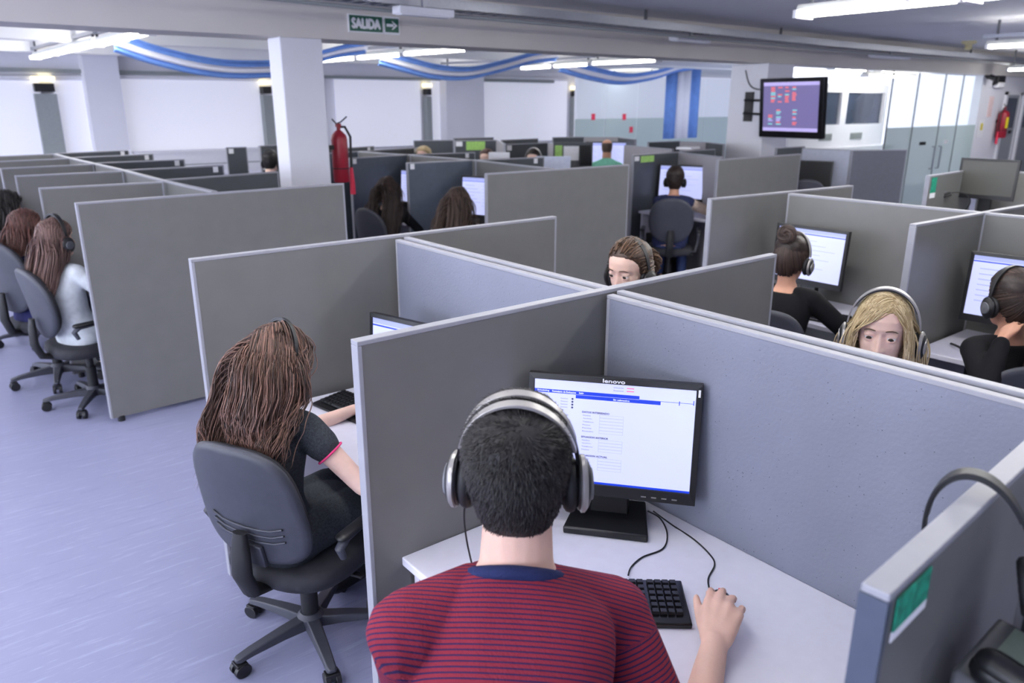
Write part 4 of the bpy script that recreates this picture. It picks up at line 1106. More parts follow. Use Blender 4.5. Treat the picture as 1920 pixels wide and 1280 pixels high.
# ------------------------------------------------------------------ glass partition of the back hall
def glass_mat(name, rgb, alpha, rough=.05):
    return mat(name, rgb, rough, alpha=alpha, var=.01, spec=.6)
m_glass = glass_mat('clear_glass', (200, 225, 235), .14); m_frost = glass_mat('frosted_glass', (196, 214, 212), .72, .5)
YG = 13.2
gx = [atY(px, 200, YG).x for px in (1078, 1135, 1195, 1255, 1320, 1385)]
zf = atY(1160, 222, YG).z
for i in range(5):
    r = thing('glass_partition_pane', ((gx[i] + gx[i + 1]) / 2, YG, 0), 0, ['glass pane of rear partition next to the far duct', 'glass pane of rear partition with two red notes', 'glass pane of rear partition left of the hanging flag', 'glass pane of rear partition behind the hanging flag', 'glass pane of rear partition by the television column'][i], 'glass pane', 'glass panes of the rear partition')
    w = (gx[i + 1] - gx[i]) / 2 - .01
    MB().box(-w, w, -.005, .005, zf, 2.5).build('clear_pane', m_glass, r, smooth=0); MB().box(-w, w, -.006, .006, .05, zf).build('frosted_band', m_frost, r, smooth=0)
    MB().box(-w, w, -.02, .02, 0, .05).build('floor_channel', m_steel, r, smooth=0)
    if i == 1:
        for px, py in ((1113, 219), (1171, 219), (1184, 243)):
            p = atY(px, py, YG - .02); MB().box(p.x - r.location.x - .06, p.x - r.location.x + .06, -.012, -.008, p.z - .07, p.z + .07).build('note', m_redb, r, smooth=0)
struct('wall_office', MB().box(atY(1082, 200, 15.0).x, 30, 15.0, 15.1, 0, CZ), m_blind, smooth=0)

# ------------------------------------------------------------------ glass office and white door wall on the right
class Plane:
    def __init__(s, a, b): s.a = Vector((a[0], a[1], 0)); s.d = (Vector((b[0], b[1], 0)) - s.a).normalized(); s.n = Vector((s.d.y, -s.d.x, 0)); s.ang = math.atan2(s.d.y, s.d.x)
    def hit(s, px, py):
        r = ray(px, py); t = (s.a - EYE).dot(s.n) / r.dot(s.n); p = EYE + r * t; return (p - s.a).dot(s.d), p.z
    def pt(s, k, off=0, z=0): p = s.a + s.d * k - s.n * off; return Vector((p.x, p.y, z))
    def box(s, mb, k0, k1, z0, z1, o0, o1, mi=0):
        M = Matrix.Translation(s.a) @ Matrix.Rotation(s.ang, 4, 'Z'); return mb.box(k0, k1, o0, o1, z0, z1, mi, M)
    def thing(s, name, k, z, label, cat, group=None, off=0): return thing(name, s.pt(k, off, z), s.ang, label, cat, group)
GP = Plane((g0.x, YB + .1), (g0.x + 5, YB + .1))
# white wall with two dark windows, a step behind the beam
WP = Plane(GP.pt(0, 1.2), GP.pt(5, 1.2))
def wpr(x0, y0, x1, y1, P_=None):
    P_ = P_ or WP; xm, ym = (x0 + x1) / 2, (y0 + y1) / 2
    return P_.hit(x0, ym)[0], P_.hit(x1, ym)[0], P_.hit(xm, y1)[1], P_.hit(xm, y0)[1]
wk1 = WP.hit(1658, 230)[0]; zt = WP.hit(1590, 160)[1]
W1 = wpr(1528, 176, 1577, 231); W2 = wpr(1588, 174, 1657, 232)
mb = MB()
wk0 = WP.hit(1480, 230)[0]; WP.box(mb, wk0, wk1, 0, W2[2], 0, .1); WP.box(mb, wk0, wk1, W2[3], max(W2[3] + .15, zt), 0, .1); WP.box(mb, wk0, W1[0], W2[2], W2[3], 0, .1); WP.box(mb, W1[1], W2[0], W2[2], W2[3], 0, .1); WP.box(mb, W2[1], wk1, W2[2], W2[3], 0, .1)
struct('wall_inner', mb, m_white, smooth=0)
m_dkglass = mat('dark_window_glass', (52, 60, 78), .08, var=.35, scale=1.2, spec=.8)
for i, q in enumerate((W1, W2)):
    mb = MB(); WP.box(mb, q[0], q[1], W2[2], W2[3], .06, .07); struct('window_%d' % (i + 6), mb, m_dkglass, smooth=0)
    g_ = WP.thing('wall_vent', (q[0] + .1 + .35), W2[2] - .22, ['small grey vent below the narrower dark office window', 'small grey vent below the wider dark office window'][i], 'vent', 'vents under the office windows', -.012)
    v = MB()
    for k in range(6): v.box(-.2, .2, -.01, 0, -.05 + k * .018, -.04 + k * .018)
    v.box(-.21, .21, 0, .011, -.06, .06); v.build('louvres', m_pipe, g_, smooth=0)
s0 = WP.hit(1470, 268); mb = MB(); WP.box(mb, wk0, wk1, WP.hit(1600, 281)[1], WP.hit(1600, 273)[1], -.25, 0); struct('trim_4', mb, m_white, smooth=0)
lm = WP.pt((W1[0] + W1[1]) / 2, -.6, 2.36); lm2 = WP.pt(W2[1] - .2, -.6, 2.36); luminaire(lm, lm2, 'warm white luminaire above the dark office windows', rail=False)
for i, (kx, off_) in enumerate(((4.6, 1.3), (6.3, 1.3))): luminaire(GP.pt(kx - .6, off_, 2.50), GP.pt(kx + .6, off_, 2.50), ['added luminaire inside the glass office behind its door', 'added luminaire inside the glass office at its far end'][i], rail=False)  # luminaires added in the office so its glass front looks brighter
struct('ceiling_office', MB().box(g0.x + .8, 30, YB + 3.2, 15, 2.62, 2.7), m_ceil2, smooth=0)
# glass front with its door
gk = [GP.hit(px, 250)[0] for px in (1660, 1708, 1757, 1790, 1826)]
zfr = GP.hit(1740, 237)[1]
glab = ['fixed glass pane with frosted band behind the dark end panel', 'glass door leaf with metal pull handle and dark sticker', 'second glass door leaf with small white note', 'narrow glass pane beside the white door wall']
for i in range(4):
    r = GP.thing('glass_door_leaf' if i in (1, 2) else 'glass_wall', (gk[i] + gk[i + 1]) / 2, 0, glab[i], 'glass door' if i in (1, 2) else 'glass pane', 'glass front of the office')
    w = (gk[i + 1] - gk[i]) / 2 - .008
    MB().box(-w, w, -.006, .006, zfr, BZ - .01).build('clear_pane', m_glass, r, smooth=0); MB().box(-w, w, -.007, .007, .02, zfr).build('frosted_band', m_frost, r, smooth=0)
    MB().box(-w - .006, -w + .006, -.012, .012, .02, BZ - .01).build('edge_profile', m_grey, r, smooth=0)
    if i in (1, 2):
        hx = w - .12 if i == 1 else -w + .12
        MB().tube([(hx, -.01, .72), (hx, -.06, .72), (hx, -.06, 1.12), (hx, -.01, 1.12)], .014, 10).build('pull_handle', m_steel, r)
        MB().box(-.05 + (-.1 if i == 1 else .0), .10, -.010, -.008, 1.16, 1.22).build('door_sticker', m_black if i == 1 else m_paper, r, smooth=0)
mb = MB(); GP.box(mb, gk[0] - .5, gk[4] + 8, 0, CZ, 2.2, 2.3); struct('wall_glow', mb, mat('glowing_room_wall', (240, 242, 250), .8, emit=.75, ecol=(232, 240, 255)), smooth=0)  # wall glows by itself in place of a brightly lit room
# door wall
DP = Plane(GP.pt(gk[4]), GP.pt(gk[4] + 5))
mb = MB(); DP.box(mb, 0, 6, 0, BZ + .1, 0, .15); struct('wall_door', mb, m_wall, smooth=0)
for i, (x0, x1) in enumerate(((1876, 1899), (1910, 1990))):
    k0, k1 = DP.hit(x0, 240)[0], DP.hit(x1, 240)[0]; zt = DP.hit(1895, 178)[1]
    mb = MB(); DP.box(mb, k0, k1, .02, DP.hit(1890, 240)[1], -.02, 0); DP.box(mb, k0, k1, zt - .06, zt, -.02, 0, 0); DP.box(mb, k0, k0 + .06, .02, zt, -.025, 0, 0); DP.box(mb, k1 - .06, k1, .02, zt, -.025, 0, 0)
    DP.box(mb, k0 + .06, k1 - .06, DP.hit(1890, 240)[1], zt - .06, -.012, 0, 1); DP.box(mb, k0 - .08, k0, 0, zt + .06, -.04, 0, 2); DP.box(mb, k1, k1 + .08, 0, zt + .06, -.04, 0, 2); DP.box(mb, k0 - .08, k1 + .08, zt, zt + .06, -.04, 0, 2)
    o = mb.build('door_%d' % (i + 1), [mat('door_grey', (150, 154, 160), .5), m_dkglass, m_white], smooth=0); o['kind'] = 'structure'

k, z = DP.hit(1889, 247); hdl = MB(); DP.box(hdl, k - .05, k + .05, z - .03, z + .03, -.06, -.03); ho = hdl.build('door_handle', m_black, bpy.data.objects['door_1'], smooth=0)
def extinguisher(loc, rz, label, tall=.5, rad=.075, yellow=False):
    r = thing('fire_extinguisher', loc, rz, label, 'fire extinguisher', 'red fire extinguishers')
    MB().lathe([(0, 0), (rad * .92, 0), (rad, .012), (rad, tall * .82), (rad * .9, tall * .90), (rad * .55, tall * .965), (rad * .3, tall), (0, tall)], 24).build('cylinder', m_red, r, smooth=40)
    v = MB().cyl((0, 0, tall), (0, 0, tall + .05), .018, n=14).box(-.02, .02, -.02, .02, tall + .03, tall + .06); v.build('valve', m_red, r)
    lv = MB().tube([(-.01, 0, tall + .06), (.03, 0, tall + .075), (.09, 0, tall + .12)], .007, 8).tube([(-.01, 0, tall + .05), (-.06, 0, tall + .10)], .007, 8); lv.build('lever', m_black, r)
    MB().tube([(.01, 0, tall + .03), (.06, -.01, tall + .03), (rad + .035, -.01, tall - .06), (rad + .03, -.01, tall * .5), (rad + .025, -.01, .12)], .012, 10).build('hose', m_black, r, smooth=60)
    MB().tube([(rad + .025, -.01, .13), (rad + .03, -.01, -.02), (rad + .03, -.01, -.12)], [.016, .024, .026], 12).build('nozzle', m_redb, r, smooth=60)
    MB().lathe([(rad + .001, tall * .26), (rad + .003, tall * .26), (rad + .003, tall * .28), (rad + .001, tall * .28)], 24).build('strap', m_black, r)
    if yellow:
        q = MB(); 
        q.rings([[((rad + .002) * math.cos(a), (rad + .002) * math.sin(a), z) for a in [R(50 + 10 * j) for j in range(9)]] for z in (tall * .35, tall * .75)], cap=False); q.f = [f for f in q.f if abs(f[0] % 9 - f[1] % 9) == 1]; q.m = [0] * len(q.f); q.build('yellow_label', m_yellow, r, fix=False)
    return r
e1 = atY(637, 340, YB + .22); ex_ = atY(641, 341, YB + .16); extinguisher((ex_.x, YB + .16, ex_.z), 0, 'red fire extinguisher with black hose on the sign column', .47)
MB().box(cx1 - ex_.x, -.02, -.03, .03, .3, .34).build('wall_bracket', m_black, bpy.data.objects['fire_extinguisher'], smooth=0)
k, z = DP.hit(1863, 258); extinguisher(DP.pt(k, -.12, z), DP.ang + R(180), 'distant fire extinguisher with yellow label on the white door wall', .55, .10, True)
MB().box(-.03, .03, -.135, -.08, .3, .36).build('wall_bracket', m_black, bpy.data.objects['fire_extinguisher.001'], smooth=0)
k, z = DP.hit(1856, 200); pz = DP.thing('safety_sign', k, z, 'white safety sign with red marks above the distant extinguisher', 'sign', 'small safety signs', -.01); MB().box(-.1, .1, -.006, .006, -.2, .2).build('board', mat('sign_pinkish', (238, 214, 214), .5, var=.1, scale=20), pz, smooth=0)
k, z = DP.hit(1837, 241); pz = DP.thing('notice', k, z, 'small white notice with yellow square beside the distant extinguisher', 'notice', None, -.01); MB().box(-.14, .14, -.006, .006, -.17, .17).build('sheet', m_paper, pz, smooth=0); MB().box(-.02, .08, -.009, -.006, -.03, .10).build('printed_square', m_yellow, pz, smooth=0)
k, z = DP.hit(1868, 152); pz = DP.thing('emergency_light', k, z, 'small emergency light with dark top above the white door wall', 'lamp', None, -.06); MB().box(-.17, .17, -.05, .065, -.10, .10).build('housing', m_black, pz, smooth=0, bevel=.02); MB().box(-.17, .17, -.06, .05, -.13, -.02).build('lens', m_paper, pz, smooth=0, bevel=.03)
k, z = DP.hit(1847, 143); pz = DP.thing('security_camera', k, z, 'black security camera at the corner above the glass door', 'camera', None, -.1); MB().cyl((0, .05, 0), (-.02, -.12, -.05), .05, n=14).build('barrel', m_black, pz); MB().box(-.02, .02, .03, .1, -.02, .1).build('mount', m_black, pz, smooth=0)
p = at(1815, 92, CZ - .12); sd = thing('smoke_detector', (p.x, p.y, CZ), 0, 'yellowed smoke detector on the grey ceiling', 'smoke detector')
m_ivory = mat('ivory_plastic', (216, 206, 160), .5); MB().lathe([(0, 0), (.11, 0), (.11, -.03), (.07, -.05), (0, -.05)], 24).build('base', m_ivory, sd); MB().lathe([(0, -.05), (.05, -.05), (.055, -.12), (.03, -.135), (0, -.135)], 20).build('sensor_head', m_ivory, sd)

# wall television on its arm
tv = thing('wall_television', atY(1483, 203, YB - .55), R(176), 'black television showing coloured tables on the column arm', 'television')
w, hh = .50, .385
Mt = Matrix.Rotation(R(6), 4, 'Y')
fr = MB(); fr.box(-.06, .02, -w, w, -hh, hh, 0, Mt); fr.build('frame', m_gloss, tv, smooth=0, bevel=.012)
m_tvs = mat('tv_picture', (112, 104, 150), .3, emit=.45, var=.02); m_tvr = mat('tv_red_figures', (226, 110, 110), .3, emit=.5); m_tvc = mat('tv_cyan_figures', (130, 200, 200), .3, emit=.5); m_tvl = mat('tv_light_band', (170, 160, 210), .3, emit=.6)
q = MB(); q.box(.0195, .0215, -w + .07, w - .07, -hh + .09, hh - .05, 0, Mt)
def tvr(u0, u1, v0, v1, mi): q.box(.0215, .0222, -w + .07 + u0 * (2 * w - .14), -w + .07 + u1 * (2 * w - .14), -hh + .09 + v0 * (2 * hh - .14), -hh + .09 + v1 * (2 * hh - .14), mi, Mt)
tvr(0, 1, .93, 1, 3); tvr(0, 1, 0, .07, 3)
rr = random.Random(3)
for c in range(4):
    for k in range(9):
        if rr.random() < .85: tvr(.14 + c * .13, .20 + c * .13 + rr.random() * .03, .88 - k * .036, .905 - k * .036, rr.choice((1, 1, 1, 2)))
        if rr.random() < .8 and c != 2: tvr(.10 + c * .15, .16 + c * .15 + rr.random() * .03, .42 - k * .036, .445 - k * .036, rr.choice((1, 1, 2, 3)))
q.build('screen', [m_tvs, m_tvr, m_tvc, m_tvl], tv, smooth=0, fix=False)
Wi = tv.matrix_world.inverted() if False else (Matrix.Translation(tv.location) @ Matrix.Rotation(R(176), 4, 'Z')).inverted()
ap = atX(1403, 200, tx - .02)
ar = MB(); l0 = Wi @ Vector((tx - .012, ap.y, ap.z)); 
for dz in (-.09, .09): ar.tube([l0 + Vector((0, 0, dz)), l0 + Vector((.10, 0, dz)), Vector((-.06, -.1, dz))], .016, 8)
ar.build('wall_arm', m_black, tv); pm = MB().box(l0.x - .012, l0.x + .012, l0.y - .07, l0.y + .07, l0.z - .2, l0.z + .2); pm.build('wall_plate', m_black, tv, smooth=0)
c0_ = Wi @ (atX(1398, 132, tx - .01)); c1_ = Wi @ (atX(1412, 165, tx - .02))
cable([c0_, c1_, c1_ * .4 + Vector((-.05, .2, .2)) * .6, Vector((-.06, .1, .1))], None, .008, m_black, 'signal_cable', parent=tv)
# ------------------------------------------------------------------ cubicles
XY = lambda px, py, z=HP: (at(px, py, z).x, at(px, py, z).y)
GRP = 'grey cross panels between the cubicles'
# main row (around the man in the striped shirt)
K0, K1 = XY(355, 485), XY(1040, 405); J0, J1 = XY(663, 638), XY(1450, 475)
XS = 1.645
divider(K0, K1, 'grey cross panel just behind the woman in the dark knitted dress', GRP)
divider(J0, J1, 'grey cross panel between the striped-shirt man and the dark-dressed woman', GRP)
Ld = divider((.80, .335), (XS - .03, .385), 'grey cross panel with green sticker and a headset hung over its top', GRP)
YK, YJ, YL = 2.845, 1.595, .38
skin_pair(XS, YJ + .02, YK - .02, 'blue grey back panel behind the dark-dressed woman\'s desk', 'back panel in front of the curly-haired headset wearer')
skin_pair(XS, YL + .02, YJ - .02, 'large blue grey back panel behind the striped-shirt man\'s monitor', 'back panel hiding the blonde woman\'s chin')
divider((1.262, .31), (1.262, -.75), 'dark back panel of the near counter behind the desk phone', GRP, m=m_dark)
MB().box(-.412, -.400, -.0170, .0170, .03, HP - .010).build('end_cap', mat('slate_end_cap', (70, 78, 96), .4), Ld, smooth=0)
# sticker on the near panel
st = MB(); st.box(-.384, -.285, -.0185, -.0165, HP - .062, HP - .016); sg_ = st.build('green_sticker', m_green, Ld, smooth=0); st = MB(); st.box(-.386, -.283, -.0180, -.0162, HP - .076, HP - .062); st.build('white_sticker_edge', m_paper, Ld, smooth=0)

# left row beyond the aisle
def chain(ps, lab, h=HP, m=None): 
    for i in range(len(ps) - 1): divider(ps[i], ps[i + 1], lab[i], 'back panels down the middle of the cubicle rows', m=m or m_side, foot=False, h=h, t=.04)
wt = lambda n: (n, .012, .045, .05, m_paper)
ordn = ['second', 'third', 'fourth', 'fifth', 'sixth', 'seventh', 'eighth']
divider(XY(140, 380), XY(643, 343), 'wide grey end panel of the left row, nearest the aisle', GRP)
BL = [((72, 352), (305, 340)), ((27, 329), (230, 320)), ((0, 315), (175, 307)), ((-25, 303), (131, 296)), ((-40, 294), (100, 288))]
for i, (a, b_) in enumerate(BL): divider(XY(*a), XY(*b_), ordn[i] + ' left-side cross panel of the left row counted from the aisle', GRP)
BR = [((311, 336), (520, 321)), ((234, 318), (418, 309)), ((180, 305), (345, 298)), ((135, 295), (286, 288)), ((104, 287), (240, 281))]
for i, (a, b_) in enumerate(BR):
    a, b_ = Vector(XY(*a)), Vector(XY(*b_)); L_ = (b_ - a).length
    divider(a, b_, ordn[i] + ' right-side cross panel of the left row counted from the aisle', GRP, m=m_dark, tags=[wt(L_ - .10)] if i else ())
chain([(1.60, 5.09)] + [XY(x, y) for x, y in ( (307, 337.5), (231, 318), (177.5, 306), (133, 296), (102, 288))], ['light back panel of the left row right behind its end panel'] + ['light back panel of the left row behind the ' + o + ' cross panels' for o in ordn[:4]])
# middle row
divider(XY(910, 325), XY(1178, 308), 'tall grey end panel of the middle row behind the curly-haired headset wearer', GRP)
for i, (a, b_) in enumerate([((762, 305), (893, 299)), ((655, 296), (770, 289)), ((560, 290), (671, 283))]):
    divider(XY(*a), XY(*b_), ['cross panel between the two long-haired women of the middle row', 'cross panel left of the long-haired woman dressed in black', 'cross panel of the middle row hidden behind the sign column'][i], GRP, m=mat('blue_slate_laminate', (82, 90, 102), .45), tags=[wt(.03)] if i < 2 else ())
for i, (a, b_) in enumerate([((897, 299), (1019, 294)), ((773, 289), (890, 285)), ((674, 283), (788, 276)), ((600, 280), (700, 273.5))]):
    a, b_ = Vector(XY(*a)), Vector(XY(*b_)); L_ = (b_ - a).length
    divider(a, b_, ['second', 'third', 'fourth', 'fifth'][i] + ' right-side cross panel of the middle row counted from its end panel', GRP, m=m_dark, tags=[wt(L_ - .13)])
chain([(4.50, 5.11)] + [XY(x, y) for x, y in ((895, 300), (772, 290), (673, 283.5))], ['light back panel of the middle row next to its end panel', 'light back panel of the middle row behind the woman in black', 'farthest light back panel of the middle row'])
# rear middle row
for (a, b_), lab, tg in [(((775, 263), (850, 262)), 'dark rear panel below the middle white pillar, left one', ()), (((852, 263), (932, 262)), 'dark rear panel with lime green sticker below the middle white pillar', ((.18, .02, .30, .13, m_lime), (.02, .02, .10, .07, m_paper))),
                         (((946, 270), (1028, 267)), 'dark rear panel with white tag next to a light panel', ((.03, .02, .08, .07, m_paper),)), (((850, 259), (925, 257)), 'dark panel at the very back left of the tagged light panel', ()), (((940, 262), (1008, 259)), 'dark panel at the very back behind a light panel', ()),
                         (((1036, 257), (1095, 256)), 'dark rear panel below the glass partition, left of the green shirt', ()), (((1160, 257), (1192, 261)), 'dark rear panel right of the green-shirted man\'s monitor', ()), (((1215, 266), (1275, 264)), 'dark rear panel below the hanging flag', ()), (((1325, 266), (1358, 270)), 'dark rear panel left of the television column foot', ())]:
    divider(XY(*a), XY(*b_), lab, GRP, m=m_dark, tags=tg)
for (a, b_), lab in [(((932, 262.5), (946, 269)), 'light rear panel between two dark panels'), (((1028, 268), (1106, 271)), 'light rear panel left of the green-shirted man'), (((1095, 257), (1160, 257)), 'light rear panel behind the green-shirted man'), (((1172, 272), (1262, 279)), 'light rear panel right of the green-shirted man'), (((1275, 265), (1326, 266)), 'light rear panel below the hanging flag')]:
    divider(XY(*a), XY(*b_), lab, GRP, m=mat('light_divider', (160, 157, 162), .5, var=.03), foot=False)
# right middle row (person in the dark vest)
divider(XY(1345, 299), XY(1500, 288), 'grey end panel in front of the television column', GRP)
divider(XY(1186, 290), XY(1274, 284), 'dark cross panel with lime sticker left of the dark-vested person', GRP, m=m_dark, tags=((.13, .02, .24, .07, m_lime), (.02, .02, .08, .05, m_paper)))
divider(XY(1275, 285), XY(1352, 293.5), 'light back panel behind the dark-vested person\'s monitor', GRP, m=mat('light_divider', (160, 157, 162), .5), t=.04, foot=False)
divider(XY(1276, 283), XY(1340, 279), 'dark cross panel with papers lying on its top', GRP, m=m_dark)
pp = at(1290, 279, HP + .004); r = thing('paper_sheets', pp, R(20), 'white papers lying on top of the rear grey panel', 'paper'); MB().box(-.16, .16, -.1, .1, 0, .012).box(-.12, .2, -.08, .11, .012, .022).build('sheets', m_paper, r, smooth=0)
# right row (woman with the bun)
divider(XY(1330, 372), XY(1597, 347), 'grey cross panel between the bun-haired woman and the rear aisle', GRP)
E20, E21 = Vector(XY(1712, 420)), Vector(XY(1845, 397))
divider(E20, E20 + (E21 - E20) * 2.2, 'grey cross panel between the bun-haired woman and the ponytailed woman', GRP)
XE = 4.385
divider((XE, 2.73), (XE, 1.63), 'light grey back panel behind the bun-haired woman\'s monitor', 'back panels down the middle of the cubicle rows', t=.04, foot=False)
divider((XE, 1.60), (XE, .42), 'light grey back panel behind the ponytailed woman\'s monitor', 'back panels down the middle of the cubicle rows', t=.04, foot=False)
divider((XE - .75, .40), (XE + .8, .40), 'grey cross panel beyond the ponytailed woman outside the picture', GRP)
# far right row (switched-off monitor)
H0 = XY(1740, 329)
H0, H1 = Vector(H0), Vector(XY(1802, 324))
H1 = Vector((7.3, H0.y + .05))
divider(H0, H1, 'small grey panel end with green sticker left of the switched-off monitor', GRP, tags=((.05, .02, .10, .12, m_green), (.05, .14, .10, .04, m_paper)))
divider((7.3, H0.y - .02), (7.3, .5), 'grey back panel behind the switched-off monitor', GRP, t=.04, foot=False)
# end cubicle before the glass office
G0, G1, G2 = XY(1505, 277), XY(1597, 281), XY(1700, 280)
divider(G1, G2, 'dark grey end panel in front of the glass door', GRP, m=mat('slate_laminate', (104, 106, 116), .5))
divider(G0, G1, 'light grey panel behind the small dark monitor by the television column', GRP, m=mat('light_blue_divider', (176, 180, 196), .5), foot=False)
divider(XY(1455, 277), XY(1508, 274), 'dark cross panel right of the television column foot', GRP, m=m_dark)
# open desk at the end of the left row
a, b_ = XY(423, 276), XY(462, 275)
divider(a, b_, 'dark panel with white edge left of the sign column', GRP, m=m_dark, tags=((.03, .02, .06, .06, m_paper),)); divider(XY(486, 273), XY(524, 271), 'dark panel with white tag close to the sign column', GRP, m=m_dark, tags=((.02, .16, .10, .16, m_paper),))

# ------------------------------------------------------------------ desks
desk(.875, XS - .033, YL + .02, YJ - .018, 'white worktop in front of the striped-shirt man')
desk(1.02, XS - .033, YJ + .018, YK - .03, 'white worktop of the woman in the dark knitted dress')
r = thing('counter_shelf', (1.03, -.14, 0), 0, 'raised white counter carrying the desk phone in the near corner', 'counter'); MB().box(-.20, .205, -.45, .44, 1.05, 1.075).build('top', m_desk, r, smooth=0, bevel=.003); MB().box(-.17, .18, -.44, -.415, 0, 1.05).build('side_panel', m_desk, r, smooth=0); MB().box(-.17, .18, .415, .438, 0, 1.05).build('side_panel', m_desk, r, smooth=0)
desk(XS + .04, 2.40, YJ + .03, YK - .02, 'white worktop hidden in front of the curly-haired headset wearer'); desk(XS + .04, 2.40, YL + .03, YJ - .02, 'white worktop hidden in front of the blonde woman')
desk(3.80, XE - .025, 1.68, 2.72, 'white worktop of the woman with the hair bun'); desk(3.78, XE - .025, .44, 1.58, 'white worktop of the ponytailed woman in black')
DY0, DY1 = 4.98, 5.93
desk(6.52, 7.05, DY0, DY1, 'white worktop with white end panel of the dark-vested person')
desk(3.98, 4.58, 5.12, 6.3, 'white worktop of the nearer long-haired woman in the middle row'); desk(3.98, 4.58, 6.5, 7.4, 'white worktop of the long-haired woman in black')
desk(.98, 1.50, 5.08, 5.92, 'white worktop hidden in front of the woman in the white cardigan'); desk(.98, 1.48, 6.12, 7.05, 'white worktop hidden in front of the navy-clad person'); desk(.98, 1.46, 7.22, 8.1, 'white worktop hidden in front of the far-left person')
desk(6.55, 7.25, 1.75, 2.75, 'white worktop under the switched-off monitor')
p = at(447, 320, HD); dk = desk(p.x - .45, p.x + .35, p.y - .3, p.y + .3, 'small white worktop in front of the dark white-edged panel')
desk(9.75, 10.3, 8.6, 9.9, 'white worktop of the green-shirted man')

# ------------------------------------------------------------------ equipment
c = (at(1063, 998, HD) + at(1197, 1014, HD) + at(1210, 950, HD) + at(1095, 935, HD)) / 4
md = at(1197, 1014, HD) - at(1063, 998, HD); mang = math.degrees(math.atan2(md.y, md.x)) - 90
monitor(c.x, c.y, mang, 'black monitor with a data form in front of the striped-shirt man', w=.475, h=.345, ui=1, logo=True, zc=.262, tilt=6)
monitor(1.44, 2.42, 195, 'monitor barely showing above the panel beside the dark-dressed woman', zc=.195)
monitor(1.86, 2.22, 8, 'monitor hidden behind the back panel before the curly-haired wearer'); monitor(1.86, .98, 8, 'monitor hidden behind the back panel before the blonde woman')
monitor(4.17, 2.42, 180, 'bright monitor in front of the bun-haired woman', w=.46, zc=.29)
monitor(4.14, 1.30, 186, 'bright monitor in front of the ponytailed woman', w=.46, zc=.285)
monitor(6.96, 5.70, 198, 'bright monitor in front of the dark-vested person', w=.55, h=.40, zc=.30)
p = at(890, 388, .98); monitor(4.42, 6.02, 200, 'bright monitor beside the nearer long-haired woman of the middle row', w=.5, h=.40, zc=.29)
monitor(4.42, 7.18, 200, 'monitor half hidden beyond the woman in black of the middle row', w=.5, h=.38, zc=.29)
for i, px in enumerate((1120, 1160)): 
    p = at(px + (1 if i else -1) * 4, 283, 1.16); monitor(p.x + .25, p.y + .2, 225, ['left one of the two bright monitors facing the green-shirted man', 'right one of the two bright monitors facing the green-shirted man'][i], w=.40, h=.40, zc=.36, bottom=.02)
monitor(7.05, 2.60, 182, 'switched-off grey monitor on the far right desk', w=.44, h=.325, on=False, zc=.56, tilt=3)
monitor(8.98, 5.28, 200, 'small dark monitor turned off beside the television column', w=.42, h=.36, on=False, zc=.30, off_mat=m_blackm)
p = at(1037, 303, 1.25); r = thing('framed_notice', p, R(-40), 'white notice sheet standing on the middle row panel', 'notice'); MB().box(-.2, .2, -.01, .01, -.2, .06).build('sheet', mat('lit_paper', (225, 232, 255), .6), r, smooth=0)
p = at(936, 294, 1.30); r = thing('white_box', p, R(-40), 'small white paper box on the rear panel beside the reddish hair', 'box'); MB().box(-.12, .12, -.06, .06, -.09, .05).build('carton', m_paper, r, smooth=0)
p = at(1074, 292, 1.2); r = thing('notice_board', (p.x, p.y, 0), R(-36), 'pin board with lime and white sheets left of the green shirt', 'board'); MB().box(-.27, .27, -.02, .02, .4, 1.38).build('panel', m_dark, r, smooth=0)
q = MB(); q.box(-.25, -.15, -.024, -.02, 1.16, 1.34); q.box(-.25, -.08, -.024, -.02, 1.02, 1.12); q.build('lime_sheet', m_lime, r, smooth=0); MB().box(-.13, .08, -.024, -.02, 1.14, 1.33).build('white_sheet', m_paper, r, smooth=0)
q = MB()
for k in range(5): q.cap((.10 + .03 * k, -.05, 1.33), .014, (.11 + .032 * k, -.05, 1.10), .026, 10)
q.build('hanging_headsets', m_blackm, r, smooth=60)
kb = (at(1130, 1070, HD + .02) + at(1287, 1160, HD + .02)) / 2
ke0, ke1 = at(1205, 1160, HD + .012), at(1287, 1162, HD + .012); kd = ke1 - ke0; kang = math.degrees(math.atan2(kd.y, kd.x)) + 90
kc = at(1288, 1127, HD + .02); ku = Vector((math.cos(R(kang - 90)), math.sin(R(kang - 90)), 0))
kb = kc - ku * .225; keyboard(kb.x, kb.y, kang, 'black keyboard beside the striped-shirt man\'s right hand')
ms_ = at(1352, 1127, HD + .02); mouse(ms_.x, ms_.y, 42, 'black mouse with red wheel under the striped-shirt man\'s hand')
cable([at(1215, 958, HD + .05), at(1238, 972, HD + .004), at(1251, 1000, HD + .003), at(1243, 1028, HD + .003), at(1205, 1044, HD + .003), at(1184, 1062, HD + .004), at(1178, 1078, HD + .015)], 'thin black keyboard cable looping under the form monitor')
cable([at(1225, 958, HD + .05), at(1262, 985, HD + .004), at(1300, 1010, HD + .003), at(1330, 1038, HD + .003), at(1340, 1058, HD + .003), at(1328, 1085, HD + .003), at(1332, 1112, HD + .012)], 'black mouse cable curving towards the striped-shirt man\'s mouse')
k2 = at(668, 765, HD + .01); keyboard(1.26, 2.52, 10, 'black keyboard on the dark-dressed woman\'s desk')
cable([at(602, 790, HD + .004), at(618, 778, HD + .006), at(636, 776, HD + .005), at(652, 770, HD + .01)], 'short black cable end on the dark-dressed woman\'s desk', .005)
keyboard(3.93, 2.16, 5, 'black keyboard in front of the bun-haired woman'); 
cable([(3.98, 1.50, HD + .01), (3.92, 1.44, HD + .02), (3.90, 1.38, HD + .006), (3.98, 1.34, HD + .004), (4.08, 1.36, HD + .005)], 'black cable coil at the foot of the ponytailed woman\'s monitor', .006)
